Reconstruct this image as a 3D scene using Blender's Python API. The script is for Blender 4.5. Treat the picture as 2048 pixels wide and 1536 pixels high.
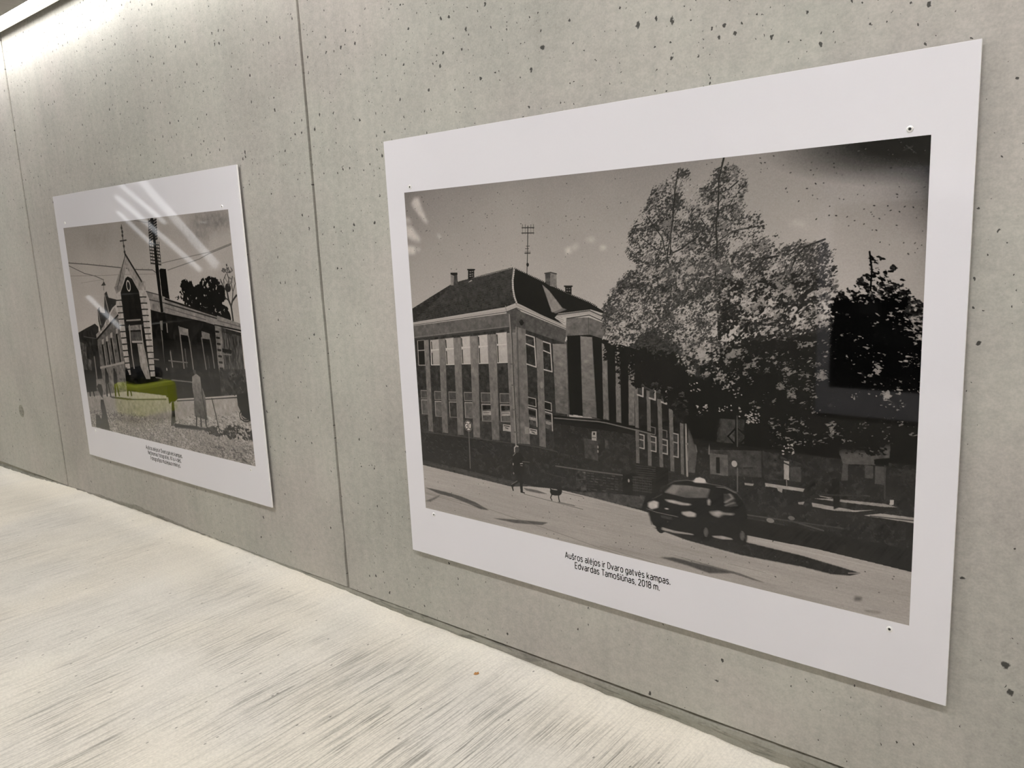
import bpy, bmesh, math, random
import numpy as np
from mathutils import Matrix, Vector

for o in list(bpy.data.objects):
    bpy.data.objects.remove(o, do_unlink=True)
scene = bpy.context.scene
COL = scene.collection

# ------------------------------------------------------------------ camera
IMG_W, IMG_H = 2048, 1536
FOCAL_PX = 1581.78
EYE = Vector((0.0, -1.718, 1.27))
CAM_RIGHT = Vector((0.777244, 0.627482, -0.046450))
CAM_DOWN = Vector((0.074922, -0.165597, -0.983344))
CAM_LOOK = Vector((-0.624723, 0.760818, -0.175721))
cam_data = bpy.data.cameras.new('camera')
cam = bpy.data.objects.new('camera', cam_data)
COL.objects.link(cam)
cam_data.sensor_width = 36.0
cam_data.lens = 36.0 * FOCAL_PX / IMG_W
cam_data.clip_start = 0.02
rot = Matrix((CAM_RIGHT, -CAM_DOWN, -CAM_LOOK)).transposed()
cam.matrix_world = Matrix.Translation(EYE) @ rot.to_4x4()
scene.camera = cam

# ------------------------------------------------------------------ world, exposure
world = bpy.data.worlds.new('world')
scene.world = world
world.use_nodes = True
world.node_tree.nodes['Background'].inputs[0].default_value = (0.9, 0.95, 1.0, 1)
world.node_tree.nodes['Background'].inputs[1].default_value = 0.15
scene.view_settings.view_transform = 'Standard'
scene.view_settings.look = 'None'
scene.view_settings.gamma = 1.0
scene.view_settings.use_curve_mapping = False
scene.view_settings.exposure = 1.75
scene.cycles.max_bounces = 7
scene.cycles.diffuse_bounces = 4
scene.cycles.glossy_bounces = 3

WALL_LAMP = 10.0       # luminance of the diffusers along the photographed wall
AISLE_LAMP = 17.5     # luminance of the diffusers over the middle of the passage


def photo_ray(px, py):
    return (CAM_RIGHT * ((px - IMG_W / 2) / FOCAL_PX) + CAM_DOWN * ((py - IMG_H / 2) / FOCAL_PX) + CAM_LOOK)


def on_wall(px, py, y=0.0):
    """the point (x, z) of the plane Y = y that a reading from the photograph means"""
    d = photo_ray(px, py)
    t = (y - EYE.y) / d.y
    p = EYE + d * t
    return p.x, p.z


# ------------------------------------------------------------------ helpers
def link(o, parent=None):
    COL.objects.link(o)
    if parent is not None:
        o.parent = parent
    return o


def mesh_obj(name, verts, faces, mat, parent=None, smooth=False):
    me = bpy.data.meshes.new(name)
    me.from_pydata(verts, [], faces)
    me.update()
    if mat is not None:
        me.materials.append(mat)
    if smooth:
        for p in me.polygons:
            p.use_smooth = True
    return link(bpy.data.objects.new(name, me), parent)


def bm_obj(name, bm, mat, parent=None, smooth=False):
    me = bpy.data.meshes.new(name)
    bm.normal_update()
    bm.to_mesh(me)
    bm.free()
    if mat is not None:
        me.materials.append(mat)
    if smooth:
        for p in me.polygons:
            p.use_smooth = True
    return link(bpy.data.objects.new(name, me), parent)


def add_box(bm, x0, x1, y0, y1, z0, z1, bevel=0.0):
    r = bmesh.ops.create_cube(bm, size=1.0)
    vs = r['verts']
    bmesh.ops.scale(bm, vec=(x1 - x0, y1 - y0, z1 - z0), verts=vs)
    bmesh.ops.translate(bm, vec=((x0 + x1) / 2, (y0 + y1) / 2, (z0 + z1) / 2), verts=vs)
    if bevel > 0:
        es = set()
        for v in vs:
            for e in v.link_edges:
                es.add(e)
        bmesh.ops.bevel(bm, geom=list(es), offset=bevel, segments=2, affect='EDGES', profile=0.5)


def box_obj(name, x0, x1, y0, y1, z0, z1, mat, parent=None, bevel=0.0):
    bm = bmesh.new()
    add_box(bm, x0, x1, y0, y1, z0, z1, bevel)
    return bm_obj(name, bm, mat, parent)


def tube_obj(name, pts, r, mat, parent=None, seg=12):
    """a round bar along a polyline"""
    verts, faces = [], []
    n = len(pts)
    pts = [Vector(p) for p in pts]
    for i, p in enumerate(pts):
        d = (pts[min(i + 1, n - 1)] - pts[max(i - 1, 0)]).normalized()
        a = d.cross(Vector((0, 0, 1)))
        if a.length < 1e-4:
            a = d.cross(Vector((1, 0, 0)))
        a.normalize()
        b = d.cross(a)
        for k in range(seg):
            t = 2 * math.pi * k / seg
            verts.append(p + a * (r * math.cos(t)) + b * (r * math.sin(t)))
    for i in range(n - 1):
        for k in range(seg):
            k2 = (k + 1) % seg
            faces.append((i * seg + k, i * seg + k2, (i + 1) * seg + k2, (i + 1) * seg + k))
    faces.append(tuple(range(seg))[::-1])
    faces.append(tuple((n - 1) * seg + k for k in range(seg)))
    return mesh_obj(name, verts, faces, mat, parent, smooth=True)


def structure(o):
    o['kind'] = 'structure'
    return o


def tag(o, label, cat, group=None):
    o['label'] = label
    o['category'] = cat
    if group:
        o['group'] = group
    return o


def empty(name, loc):
    o = bpy.data.objects.new(name, None)
    o.location = loc
    o.empty_display_size = 0.1
    return link(o)


def new_mat(name):
    m = bpy.data.materials.new(name)
    m.use_nodes = True
    nt = m.node_tree
    return m, nt, nt.nodes['Principled BSDF']


def plain(name, col, rough=0.5, metal=0.0, spec=0.5):
    m, nt, b = new_mat(name)
    b.inputs['Base Color'].default_value = (*col, 1)
    b.inputs['Roughness'].default_value = rough
    b.inputs['Metallic'].default_value = metal
    b.inputs['Specular IOR Level'].default_value = spec
    return m


def glow(name, col, strength):
    m, nt, b = new_mat(name)
    b.inputs['Base Color'].default_value = (0.8, 0.8, 0.8, 1)
    b.inputs['Emission Color'].default_value = (*col, 1)
    b.inputs['Emission Strength'].default_value = strength
    return m


class Nodes:
    """short hand for node graphs"""
    def __init__(self, nt):
        self.nt = nt

    def n(self, kind, **kw):
        nd = self.nt.nodes.new(kind)
        for k, v in kw.items():
            setattr(nd, k, v)
        return nd

    def put(self, sock, v):
        if isinstance(v, (int, float)):
            sock.default_value = v
        elif isinstance(v, (tuple, list)):
            sock.default_value = v
        else:
            self.nt.links.new(v, sock)

    def math(self, op, a, b=0.0, c=0.0, clamp=False):
        nd = self.n('ShaderNodeMath', operation=op, use_clamp=clamp)
        self.put(nd.inputs[0], a)
        self.put(nd.inputs[1], b)
        if op in ('MULTIPLY_ADD', 'SMOOTH_MIN', 'COMPARE'):
            self.put(nd.inputs[2], c)
        return nd.outputs[0]

    def noise(self, vec, scale, detail=3.0, rough=0.5, dist=0.0):
        nd = self.n('ShaderNodeTexNoise')
        self.put(nd.inputs['Vector'], vec)
        nd.inputs['Scale'].default_value = scale
        nd.inputs['Detail'].default_value = detail
        nd.inputs['Roughness'].default_value = rough
        nd.inputs['Distortion'].default_value = dist
        return nd.outputs['Fac']

    def mapping(self, vec, scale=(1, 1, 1), loc=(0, 0, 0), rot=(0, 0, 0)):
        nd = self.n('ShaderNodeMapping')
        self.put(nd.inputs['Vector'], vec)
        nd.inputs['Scale'].default_value = scale
        nd.inputs['Location'].default_value = loc
        nd.inputs['Rotation'].default_value = rot
        return nd.outputs[0]

    def voronoi(self, vec, scale, feature='F1', rnd=1.0):
        nd = self.n('ShaderNodeTexVoronoi', feature=feature)
        self.put(nd.inputs['Vector'], vec)
        nd.inputs['Scale'].default_value = scale
        nd.inputs['Randomness'].default_value = rnd
        return nd

    def ramp(self, fac, stops, interp='LINEAR'):
        nd = self.n('ShaderNodeValToRGB')
        nd.color_ramp.interpolation = interp
        els = nd.color_ramp.elements
        while len(els) < len(stops):
            els.new(0.5)
        for e, (p, c) in zip(els, stops):
            e.position = p
            e.color = (c, c, c, 1) if isinstance(c, (int, float)) else (*c, 1)
        self.put(nd.inputs[0], fac)
        return nd.outputs[0]

    def smooth(self, v, a, b, lo=0.0, hi=1.0):
        nd = self.n('ShaderNodeMapRange', interpolation_type='SMOOTHSTEP')
        self.put(nd.inputs[0], v)
        nd.inputs[1].default_value = a
        nd.inputs[2].default_value = b
        nd.inputs[3].default_value = lo
        nd.inputs[4].default_value = hi
        return nd.outputs[0]

    def mix(self, fac, a, b, blend='MIX'):
        nd = self.n('ShaderNodeMix', data_type='RGBA', blend_type=blend)
        self.put(nd.inputs[0], fac)
        self.put(nd.inputs[6], (*a, 1) if isinstance(a, tuple) else a)
        self.put(nd.inputs[7], (*b, 1) if isinstance(b, tuple) else b)
        return nd.outputs[2]

    def bump(self, height, strength, dist=0.01, normal=None):
        nd = self.n('ShaderNodeBump')
        nd.inputs['Strength'].default_value = strength
        nd.inputs['Distance'].default_value = dist
        self.put(nd.inputs['Height'], height)
        if normal is not None:
            self.put(nd.inputs['Normal'], normal)
        return nd.outputs[0]

    def coord(self, kind='Object'):
        return self.n('ShaderNodeTexCoord').outputs[kind]


# ------------------------------------------------------------------ materials of the passage
def concrete(name, base=(0.46, 0.435, 0.375), holes=True, spots=(), dark=1.0, cracks=False):
    m, nt, b = new_mat(name)
    g = Nodes(nt)
    pos = g.n('ShaderNodeNewGeometry').outputs['Position']
    sep = g.n('ShaderNodeSeparateXYZ')
    nt.links.new(pos, sep.inputs[0])
    X, Z = sep.outputs[0], sep.outputs[2]
    comb = g.n('ShaderNodeCombineXYZ')
    nt.links.new(X, comb.inputs[0])
    nt.links.new(Z, comb.inputs[1])
    flat = comb.outputs[0]
    # cloudy tone, faint vertical run marks, fine grain
    big = g.n('ShaderNodeTexNoise')
    nt.links.new(flat, big.inputs['Vector'])
    big.inputs['Scale'].default_value = 1.5
    big.inputs['Detail'].default_value = 4.0
    big.inputs['Roughness'].default_value = 0.62
    ch = g.n('ShaderNodeSeparateColor')
    nt.links.new(big.outputs['Color'], ch.inputs[0])
    cloud, tint, cloud2 = ch.outputs[0], ch.outputs[1], ch.outputs[2]
    runs = g.noise(g.mapping(flat, (20, 1.1, 1)), 1.0, 2.0, 0.62)
    mott = g.noise(flat, 46.0, 3.0, 0.75)
    grain = g.noise(flat, 170.0, 1.0, 0.7)
    r, gg, bb = base
    col = g.mix(g.smooth(tint, 0.35, 0.65), (r * 1.012, gg * 0.99, bb * 0.995), (r * 0.985, gg * 1.005, bb * 0.985))
    val = g.math('ADD', g.smooth(cloud, 0.3, 0.7, 0.90, 1.08), g.smooth(runs, 0.3, 0.72, 0.03, -0.04))
    val = g.math('ADD', val, g.smooth(cloud2, 0.3, 0.7, -0.05, 0.05))
    val = g.math('ADD', val, g.smooth(mott, 0.30, 0.70, -0.09, 0.06))
    val = g.math('ADD', val, g.smooth(grain, 0.25, 0.75, -0.06, 0.05))
    if holes:
        # air holes left in the cast face: more of them in the upper half of the pour
        wob = g.n('ShaderNodeVectorMath', operation='ADD')
        nz = g.n('ShaderNodeTexNoise')
        nt.links.new(flat, nz.inputs['Vector'])
        nz.inputs['Scale'].default_value = 140.0
        sc = g.n('ShaderNodeVectorMath', operation='SCALE')
        nt.links.new(nz.outputs['Color'], sc.inputs[0])
        sc.inputs['Scale'].default_value = 0.010
        nz.inputs['Detail'].default_value = 1.0
        nt.links.new(flat, wob.inputs[0])
        nt.links.new(sc.outputs[0], wob.inputs[1])
        wv = wob.outputs[0]
        dens = g.math('ADD', g.smooth(Z, 1.15, 1.95, 0.13, 0.42), g.smooth(tint, 0.4, 0.65, -0.09, 0.16))
        mask = None
        for scale, rad, dm, off in ((26.0, 0.105, 0.9, 0.0), (58.0, 0.125, 0.6, 3.3)):
            v = g.voronoi(g.mapping(wv, (1.15, 0.85, 1), (off, off * 0.7, 0)), scale)
            v.voronoi_dimensions = '2D'
            rnd = g.n('ShaderNodeSeparateColor')
            nt.links.new(v.outputs['Color'], rnd.inputs[0])
            alive = g.math('LESS_THAN', rnd.outputs[0], g.math('MULTIPLY', dens, dm))
            radius = g.math('MULTIPLY', g.math('MULTIPLY_ADD', g.math('POWER', rnd.outputs[1], 3.0), 0.8, 0.30), rad)
            inside = g.smooth(g.math('SUBTRACT', v.outputs['Distance'], radius), -0.012, 0.012, 1.0, 0.0)
            hole = g.math('MULTIPLY', inside, alive)
            mask = hole if mask is None else g.math('MAXIMUM', mask, hole)
        for (sx, sz, sr, sq) in spots:
            vm = g.n('ShaderNodeVectorMath', operation='SUBTRACT')
            nt.links.new(wv, vm.inputs[0])
            vm.inputs[1].default_value = (sx + 0.005, sz + 0.005, 0)
            ml = g.n('ShaderNodeVectorMath', operation='MULTIPLY')
            nt.links.new(vm.outputs[0], ml.inputs[0])
            ml.inputs[1].default_value = (1.0, sq, 0)
            ln = g.n('ShaderNodeVectorMath', operation='LENGTH')
            nt.links.new(ml.outputs[0], ln.inputs[0])
            mask = g.math('MAXIMUM', mask, g.smooth(ln.outputs['Value'], sr * 0.7, sr * 1.15, 1.0, 0.0))
        val = g.math('MULTIPLY', val, g.math('MULTIPLY_ADD', mask, -0.86, 1.0))
    if cracks:
        ln = g.noise(g.mapping(flat, (9.0, 70.0, 1)), 1.0, 5.0, 0.65, 0.6)
        crack = g.smooth(ln, 0.50, 0.62)
        val = g.math('MULTIPLY', val, g.math('MULTIPLY_ADD', crack, -0.35, 1.0))
    val = g.math('MULTIPLY', val, dark)
    out = g.mix(1.0, col, g.n('ShaderNodeCombineColor').outputs[0], 'MULTIPLY')
    cc = [n for n in nt.nodes if n.bl_idname == 'ShaderNodeCombineColor'][-1]
    for k in range(3):
        nt.links.new(val, cc.inputs[k])
    nt.links.new(out, b.inputs['Base Color'])
    b.inputs['Roughness'].default_value = 0.62
    b.inputs['Specular IOR Level'].default_value = 0.35
    return m


def broomed_floor(name):
    m, nt, b = new_mat(name)
    g = Nodes(nt)
    pos = g.n('ShaderNodeNewGeometry').outputs['Position']
    # the broom was drawn across the passage, so its marks run away from the wall
    warp = g.n('ShaderNodeVectorMath', operation='ADD')
    nz = g.n('ShaderNodeTexNoise')
    nt.links.new(pos, nz.inputs['Vector'])
    nz.inputs['Scale'].default_value = 2.2
    sc = g.n('ShaderNodeVectorMath', operation='SCALE')
    nt.links.new(nz.outputs['Color'], sc.inputs[0])
    sc.inputs['Scale'].default_value = 0.025
    nt.links.new(pos, warp.inputs[0])
    nt.links.new(sc.outputs[0], warp.inputs[1])
    p = warp.outputs[0]
    fine = g.noise(g.mapping(p, (210, 4.5, 1)), 1.0, 2.0, 0.65)
    mid = g.noise(g.mapping(p, (90, 2.6, 1)), 1.0, 3.0, 0.7)
    broad = g.noise(g.mapping(p, (9, 1.4, 1)), 1.0, 2.0, 0.6)
    patch = g.noise(pos, 2.6, 3.0, 0.6)
    grit = g.noise(pos, 130.0, 2.0, 0.7)
    score = g.smooth(fine, 0.49, 0.60)
    score2 = g.smooth(mid, 0.53, 0.64)
    where = g.smooth(patch, 0.36, 0.60, 0.2, 1.0)
    sepp = g.n('ShaderNodeSeparateXYZ')
    nt.links.new(pos, sepp.inputs[0])
    # towards the near end the marks were left deeper
    deeper = g.smooth(sepp.outputs[0], -3.6, -1.4, 0.35, 1.0)
    # along the wall the slab was trowelled smooth and pale instead of broomed
    edge = g.math('ADD', sepp.outputs[1], g.math('MULTIPLY', g.math('SUBTRACT', patch, 0.5), 0.25))
    rim = g.smooth(edge, -0.22, -0.05)
    lines = g.math('MULTIPLY', g.math('ADD', g.math('MULTIPLY', score, 0.6), g.math('MULTIPLY', score2, 0.6)), g.math('MULTIPLY', g.math('MULTIPLY', where, deeper), g.math('MULTIPLY_ADD', rim, -0.75, 1.0)), clamp=True)
    val = g.math('ADD', g.smooth(broad, 0.3, 0.7, 0.97, 1.03), g.smooth(patch, 0.3, 0.7, 0.02, -0.03))
    val = g.math('ADD', val, g.smooth(grit, 0.25, 0.75, -0.09, 0.08))
    val = g.math('MULTIPLY', val, g.math('MULTIPLY', g.math('MULTIPLY_ADD', lines, -0.58, 1.0), g.math('MULTIPLY_ADD', rim, 0.20, 1.0)))
    v = g.voronoi(g.mapping(p, (1.4, 0.8, 1)), 16.0)
    v.voronoi_dimensions = '2D'
    rnd = g.n('ShaderNodeSeparateColor')
    nt.links.new(v.outputs['Color'], rnd.inputs[0])
    speck = g.math('MULTIPLY', g.math('LESS_THAN', rnd.outputs[0], 0.10),
                   g.smooth(v.outputs['Distance'], 0.03, 0.075, 1.0, 0.0))
    val = g.math('MULTIPLY', val, g.math('MULTIPLY_ADD', speck, -0.6, 1.0))
    tint = g.noise(pos, 1.7, 2.0)
    col = g.mix(g.smooth(tint, 0.35, 0.65), FLOOR_A, FLOOR_B)
    cc = g.n('ShaderNodeCombineColor')
    for k in range(3):
        nt.links.new(val, cc.inputs[k])
    nt.links.new(g.mix(1.0, col, cc.outputs[0], 'MULTIPLY'), b.inputs['Base Color'])
    b.inputs['Roughness'].default_value = 0.75
    b.inputs['Specular IOR Level'].default_value = 0.3
    return m


FLOOR_A = (0.625, 0.583, 0.512)
FLOOR_B = (0.60, 0.57, 0.52)

# larger holes and chips of the photographed wall: position read off the photograph, radius in metres, squash
spot_px = [(1957, 686, .011, 1.2), (1085, 95, .014, 1.3), (490, 305, .009, .5), (486, 318, .007, .6), (932, 58, .009, .7), (1062, 138, .010, 1.4),
           (1276, 50, .010, .6), (1344, 42, .008, .5), (1926, 1155, .009, 1.6), (2011, 1330, .016, 1.2), (2020, 1385, .012, .8), (219, 219, .010, 1.0),
           (1300, 1386, .009, .6), (1434, 1362, .008, .8), (800, 198, .007, 1.0), (764, 312, .006, .6), (880, 132, .007, .8), (1470, 66, .007, .7),
           (1438, 75, .006, .6), (1641, 88, .007, .8), (712, 50, .006, 1.0), (896, 95, .006, .6), (1180, 170, .006, 1.0), (700, 24, .006, 1.2),
           (960, 150, .006, .6), (1220, 215, .006, .6), (1083, 160, .008, .7), (1060, 196, .006, .6), (668, 480, .006, .7), (585, 460, .006, .6),
           (566, 490, .010, .3), (1940, 400, .007, .7), (2038, 658, .010, 1.4), (1978, 135, .007, .9), (870, 620, .006, 1.0), (1165, 18, .005, .9)]
spots = [(*on_wall(px, py), r * 0.52, q) for (px, py, r, q) in spot_px[:20]]
M_WALL = concrete('cast concrete with air holes', base=(0.436, 0.419, 0.388), spots=spots)
M_OPP = concrete('cast concrete of the facing wall', base=(0.47, 0.45, 0.40), holes=False)
M_JOINT = concrete('concrete in the joint', base=(0.30, 0.285, 0.24), holes=False)
M_FOOT = concrete('cement at the wall foot', base=(0.29, 0.278, 0.242), holes=False, cracks=True)
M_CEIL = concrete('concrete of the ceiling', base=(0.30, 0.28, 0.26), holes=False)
M_FLOOR = broomed_floor('broomed concrete')
M_ALU = plain('anodised aluminium', (0.35, 0.35, 0.35), 0.4, 0.9)
M_REVEAL = plain('grey paint of the reveal', (0.22, 0.21, 0.20), 0.7)
M_STEEL = plain('bright steel', (0.75, 0.75, 0.74), 0.3, 1.0)

# ------------------------------------------------------------------ the passage
CEIL_Z = 2.413
X_L, X_R = -13.0, 4.0
Y_OPP = -2.68
floor_prof = [(-13, -.03), (-7, -.006), (-5.7, .004), (-5.2, .012), (-4.63, .040), (-3.73, .046), (-2.88, .040), (-2.26, .026),
              (-1.97, .015), (-1.49, .016), (-1.14, .004), (-.89, .003), (-.6, -.010), (.3, -.018), (4, -.02)]


def floor_h(x):
    return 0.006 + float(np.interp(x, [a for a, _ in floor_prof], [b for _, b in floor_prof]))


random.seed(5)
fx = list(np.linspace(X_L, -7, 25)) + list(np.linspace(-6.9, 0.6, 280)) + list(np.linspace(0.8, X_R, 12))
fy = [Y_OPP - 2.0, Y_OPP, -1.9, -1.2, -0.7, -0.35, -0.15, -0.07, -0.03, -0.012, -0.004, 0.03]
rngf = np.random.default_rng(3)
verts, faces = [], []
for i, x in enumerate(fx):
    for j, y in enumerate(fy):
        w = max(0.0, 1 - (abs(y) / 1.0))
        z = floor_h(x)
        if -0.08 < y < 0.01:
            z += rngf.normal(0, 0.0007)
        if y >= -0.012:
            z += rngf.normal(0, 0.0009) - 0.001
        verts.append((x, y, z))
for i in range(len(fx) - 1):
    for j in range(len(fy) - 1):
        a = i * len(fy) + j
        faces.append((a, a + len(fy), a + len(fy) + 1, a + 1))
structure(mesh_obj('floor', verts, faces, M_FLOOR, smooth=True))

# the photographed wall: a core with cast panels standing proud of it, open joints between them
JX = [-2.24 + 2.424 * k for k in range(-4, 3)]
wall = structure(box_obj('wall_back', X_L, X_R, 0.012, 0.25, -0.05, CEIL_Z + 0.12, M_JOINT))
edges = [X_L] + JX + [X_R]
GAP = 0.006
for a, b_ in zip(edges[:-1], edges[1:]):
    x0 = a + (GAP if a > X_L else 0)
    x1 = b_ - (GAP if b_ < X_R else 0)
    z0, z1 = 0.047, CEIL_Z + 0.05
    n = 60
    bm = bmesh.new()
    # front face with slightly ragged vertical edges, and the returns into the joints
    rag = np.random.default_rng(int(1000 + a * 7))
    ra = np.cumsum(rag.normal(0, .0004, n)); ra -= np.linspace(0, ra[-1], n)
    rb = np.cumsum(rag.normal(0, .0004, n)); rb -= np.linspace(0, rb[-1], n)
    if abs(b_ + 2.24) < .01:
        zz = np.linspace(z0, z1, n)
        rb += 0.006 * np.exp(-((zz - .24) / .05) ** 2)
    rows = []
    for k in range(n):
        z = z0 + (z1 - z0) * k / (n - 1)
        rows.append([bm.verts.new((x0 + ra[k], 0.012, z)), bm.verts.new((x0 + ra[k] + .001, 0.002, z)), bm.verts.new((x0 + ra[k] + 0.004, 0.0, z)),
                     bm.verts.new((x1 + rb[k] - 0.004, 0.0, z)), bm.verts.new((x1 + rb[k] - .001, 0.002, z)), bm.verts.new((x1 + rb[k], 0.012, z))])
    for k in range(n - 1):
        for c in range(5):
            bm.faces.new((rows[k][c], rows[k][c + 1], rows[k + 1][c + 1], rows[k + 1][c]))
    bm.faces.new([rows[0][c] for c in range(5, -1, -1)])
    panel = bm_obj('concrete_panel', bm, M_WALL, wall)
    if abs(a + 2.24 + 2.424 * 2) < 0.01:
        # plugged tie hole of the formwork
        cx_, cz_ = on_wall(43, 822)
        bm = bmesh.new()
        bmesh.ops.create_cone(bm, cap_ends=True, segments=32, radius1=0.030, radius2=0.028, depth=0.006,
                              matrix=Matrix.Translation((cx_, 0.001, cz_)) @ Matrix.Rotation(math.pi / 2, 4, 'X'))
        bm_obj('tie_hole_plug', bm, M_FOOT, panel)
        bm = bmesh.new()
        ring = []
        for rr, yy in ((0.030, -0.0005), (0.034, -0.0015), (0.038, -0.0002)):
            ring.append([bm.verts.new((cx_ + rr * math.cos(t), yy, cz_ + rr * math.sin(t))) for t in np.linspace(0, 2 * math.pi, 32, endpoint=False)])
        for u, v in ((0, 1), (1, 2)):
            for k in range(32):
                bm.faces.new((ring[u][k], ring[u][(k + 1) % 32], ring[v][(k + 1) % 32], ring[v][k]))
        bm_obj('plug_rim', bm, M_JOINT, panel)

# cement foot of the wall, its upper edge broken and cracked
bm = bmesh.new()
xs = np.linspace(-7.0, 1.0, 400)
rg = np.random.default_rng(11)
top = np.interp(xs, [-5.4, -4.6, -3.84, -3.28, -2.26, -1.5, 0], [.02, .058, .080, .064, .049, .040, .040]) + np.convolve(rg.normal(0, .004, 400), np.ones(5) / 5, 'same')
top2 = top - 0.005 - np.abs(rg.normal(0, .002, 400))
rows = []
for x, t, t2 in zip(xs, top, top2):
    rows.append([bm.verts.new((x, 0.012, t + .003)), bm.verts.new((x, 0.0015, t2)), bm.verts.new((x, -0.0025, t2 - .008)),
                 bm.verts.new((x, -0.004, -0.06))])
for k in range(399):
    for c in range(3):
        bm.faces.new((rows[k][c], rows[k + 1][c], rows[k + 1][c + 1], rows[k][c + 1]))
structure(bm_obj('trim_1', bm, M_FOOT))

# ceiling stops short of the photographed wall: a lamp slot and an open reveal take up the last 13 cm
structure(box_obj('ceiling', X_L, X_R, Y_OPP - 2.2, -0.132, CEIL_Z, CEIL_Z + 0.12, M_CEIL))
structure(box_obj('trim_2', X_L, X_R, -0.132, 0.0, CEIL_Z + 0.06, CEIL_Z + 0.12, M_REVEAL))
structure(box_obj('wall_front', -6.8, X_R, Y_OPP - 0.25, Y_OPP, -0.05, CEIL_Z, M_OPP))
structure(box_obj('wall_right', X_R, X_R + 0.2, Y_OPP - 2.2, 0.25, -0.05, CEIL_Z + 0.12, M_OPP))
structure(box_obj('wall_left', X_L - 0.2, X_L, Y_OPP - 2.2, 0.25, -0.05, CEIL_Z + 0.12, M_OPP))
structure(box_obj('wall_far', X_L, -6.8, Y_OPP - 2.2, Y_OPP - 2.0, -0.05, CEIL_Z, M_OPP))
structure(box_obj('wall_return', -6.8, -6.6, Y_OPP - 2.0, Y_OPP - 0.25, -0.05, CEIL_Z, M_OPP))

# ------------------------------------------------------------------ lamps
M_DIFF = glow('lamp diffuser', (1.0, 0.985, 0.955), WALL_LAMP)
M_DIFF2 = glow('dimmed lamp diffuser', (1.0, 0.985, 0.955), WALL_LAMP * 0.8)
M_LIP = glow('dim edge of the diffuser', (1.0, 0.97, 0.86), 0.17)
M_AISLE = glow('aisle lamp diffuser', (1.0, 0.985, 0.955), AISLE_LAMP)


def slot_lamp(x0, x1, label, diff):
    r = empty('linear_ceiling_lamp', ((x0 + x1) / 2, -0.084, CEIL_Z))
    def part(n, a, b, c, d, e, f, m, bev=0.0):
        cx, cy, cz = r.location
        box_obj(n, a - cx, b - cx, c - cy, d - cy, e - cz, f - cz, m, r, bev)
    part('housing', x0, x1, -0.131, -0.034, CEIL_Z + 0.010, CEIL_Z + 0.058, M_ALU)
    part('diffuser', x0 + .004, x1 - .004, -0.128, -0.078, CEIL_Z + 0.001, CEIL_Z + 0.010, diff)
    part('diffuser_edge', x0 + .004, x1 - .004, -0.078, -0.038, CEIL_Z + 0.001, CEIL_Z + 0.010, M_LIP)
    part('end_cap', x0 - .004, x0 + .004, -0.131, -0.034, CEIL_Z, CEIL_Z + 0.058, M_ALU)
    part('end_cap', x1 - .004, x1 + .004, -0.131, -0.034, CEIL_Z, CEIL_Z + 0.058, M_ALU)
    tag(r, label, 'ceiling lamp')


def aisle_lamp(x, y, label, group):
    r = empty('aisle_ceiling_lamp', (x, y, CEIL_Z))
    box_obj('housing', -0.62, 0.62, -0.07, 0.07, -0.035, 0.0, M_ALU, r, 0.004)
    box_obj('diffuser', -0.60, 0.60, -0.06, 0.06, -0.042, -0.035, M_AISLE, r)
    tag(r, label, 'ceiling lamp', group)


slot_lamp(-7.4, -3.35, 'slim glowing ceiling lamp strip above the board with the old photo of a gabled house', M_DIFF)
slot_lamp(-3.30, 0.75, 'slim glowing ceiling lamp strip above the large board with the corner building photo', M_DIFF2)
for x, y in ((-5.9, -1.20), (-2.3, -1.40), (-0.2, -1.40), (2.0, -1.40)):
    aisle_lamp(x, y, 'flat rectangular ceiling lamp with aluminium housing over the middle of the passage', 'aisle ceiling lamps')
aisle_lamp(-7.9, Y_OPP - 1.0, 'unseen flat fill lamp added over the stairs to brighten the alcove', 'added stair fill lamps')  # added fill lamp, unseen: brightens the alcove wall mirrored in the smaller board

# ------------------------------------------------------------------ painting the photographic prints
BOARD_Y = -0.018
S = 1.7


def board_rect(x0, x1, zt, zb):
    return (x0 * S, x1 * S, zb * S + EYE.z, zt * S + EYE.z)


BIG = board_rect(-1.0912, -0.1620, 0.1876, -0.5801)
BIG_IN = board_rect(-1.0466, -0.2063, 0.0957, -0.4870)
SMALL = board_rect(-2.5126, -1.5586, 0.1930, -0.5794)
SMALL_IN = board_rect(-2.4690, -1.6084, 0.1017, -0.4871)


def at(frame, *v):
    """readings taken in an enlarged detail of the photograph (origin x, y, scale) as full-frame readings"""
    ox, oy, k = frame
    return [(ox + v[i] * k, oy + v[i + 1] * k) for i in range(0, len(v), 2)]


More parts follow.
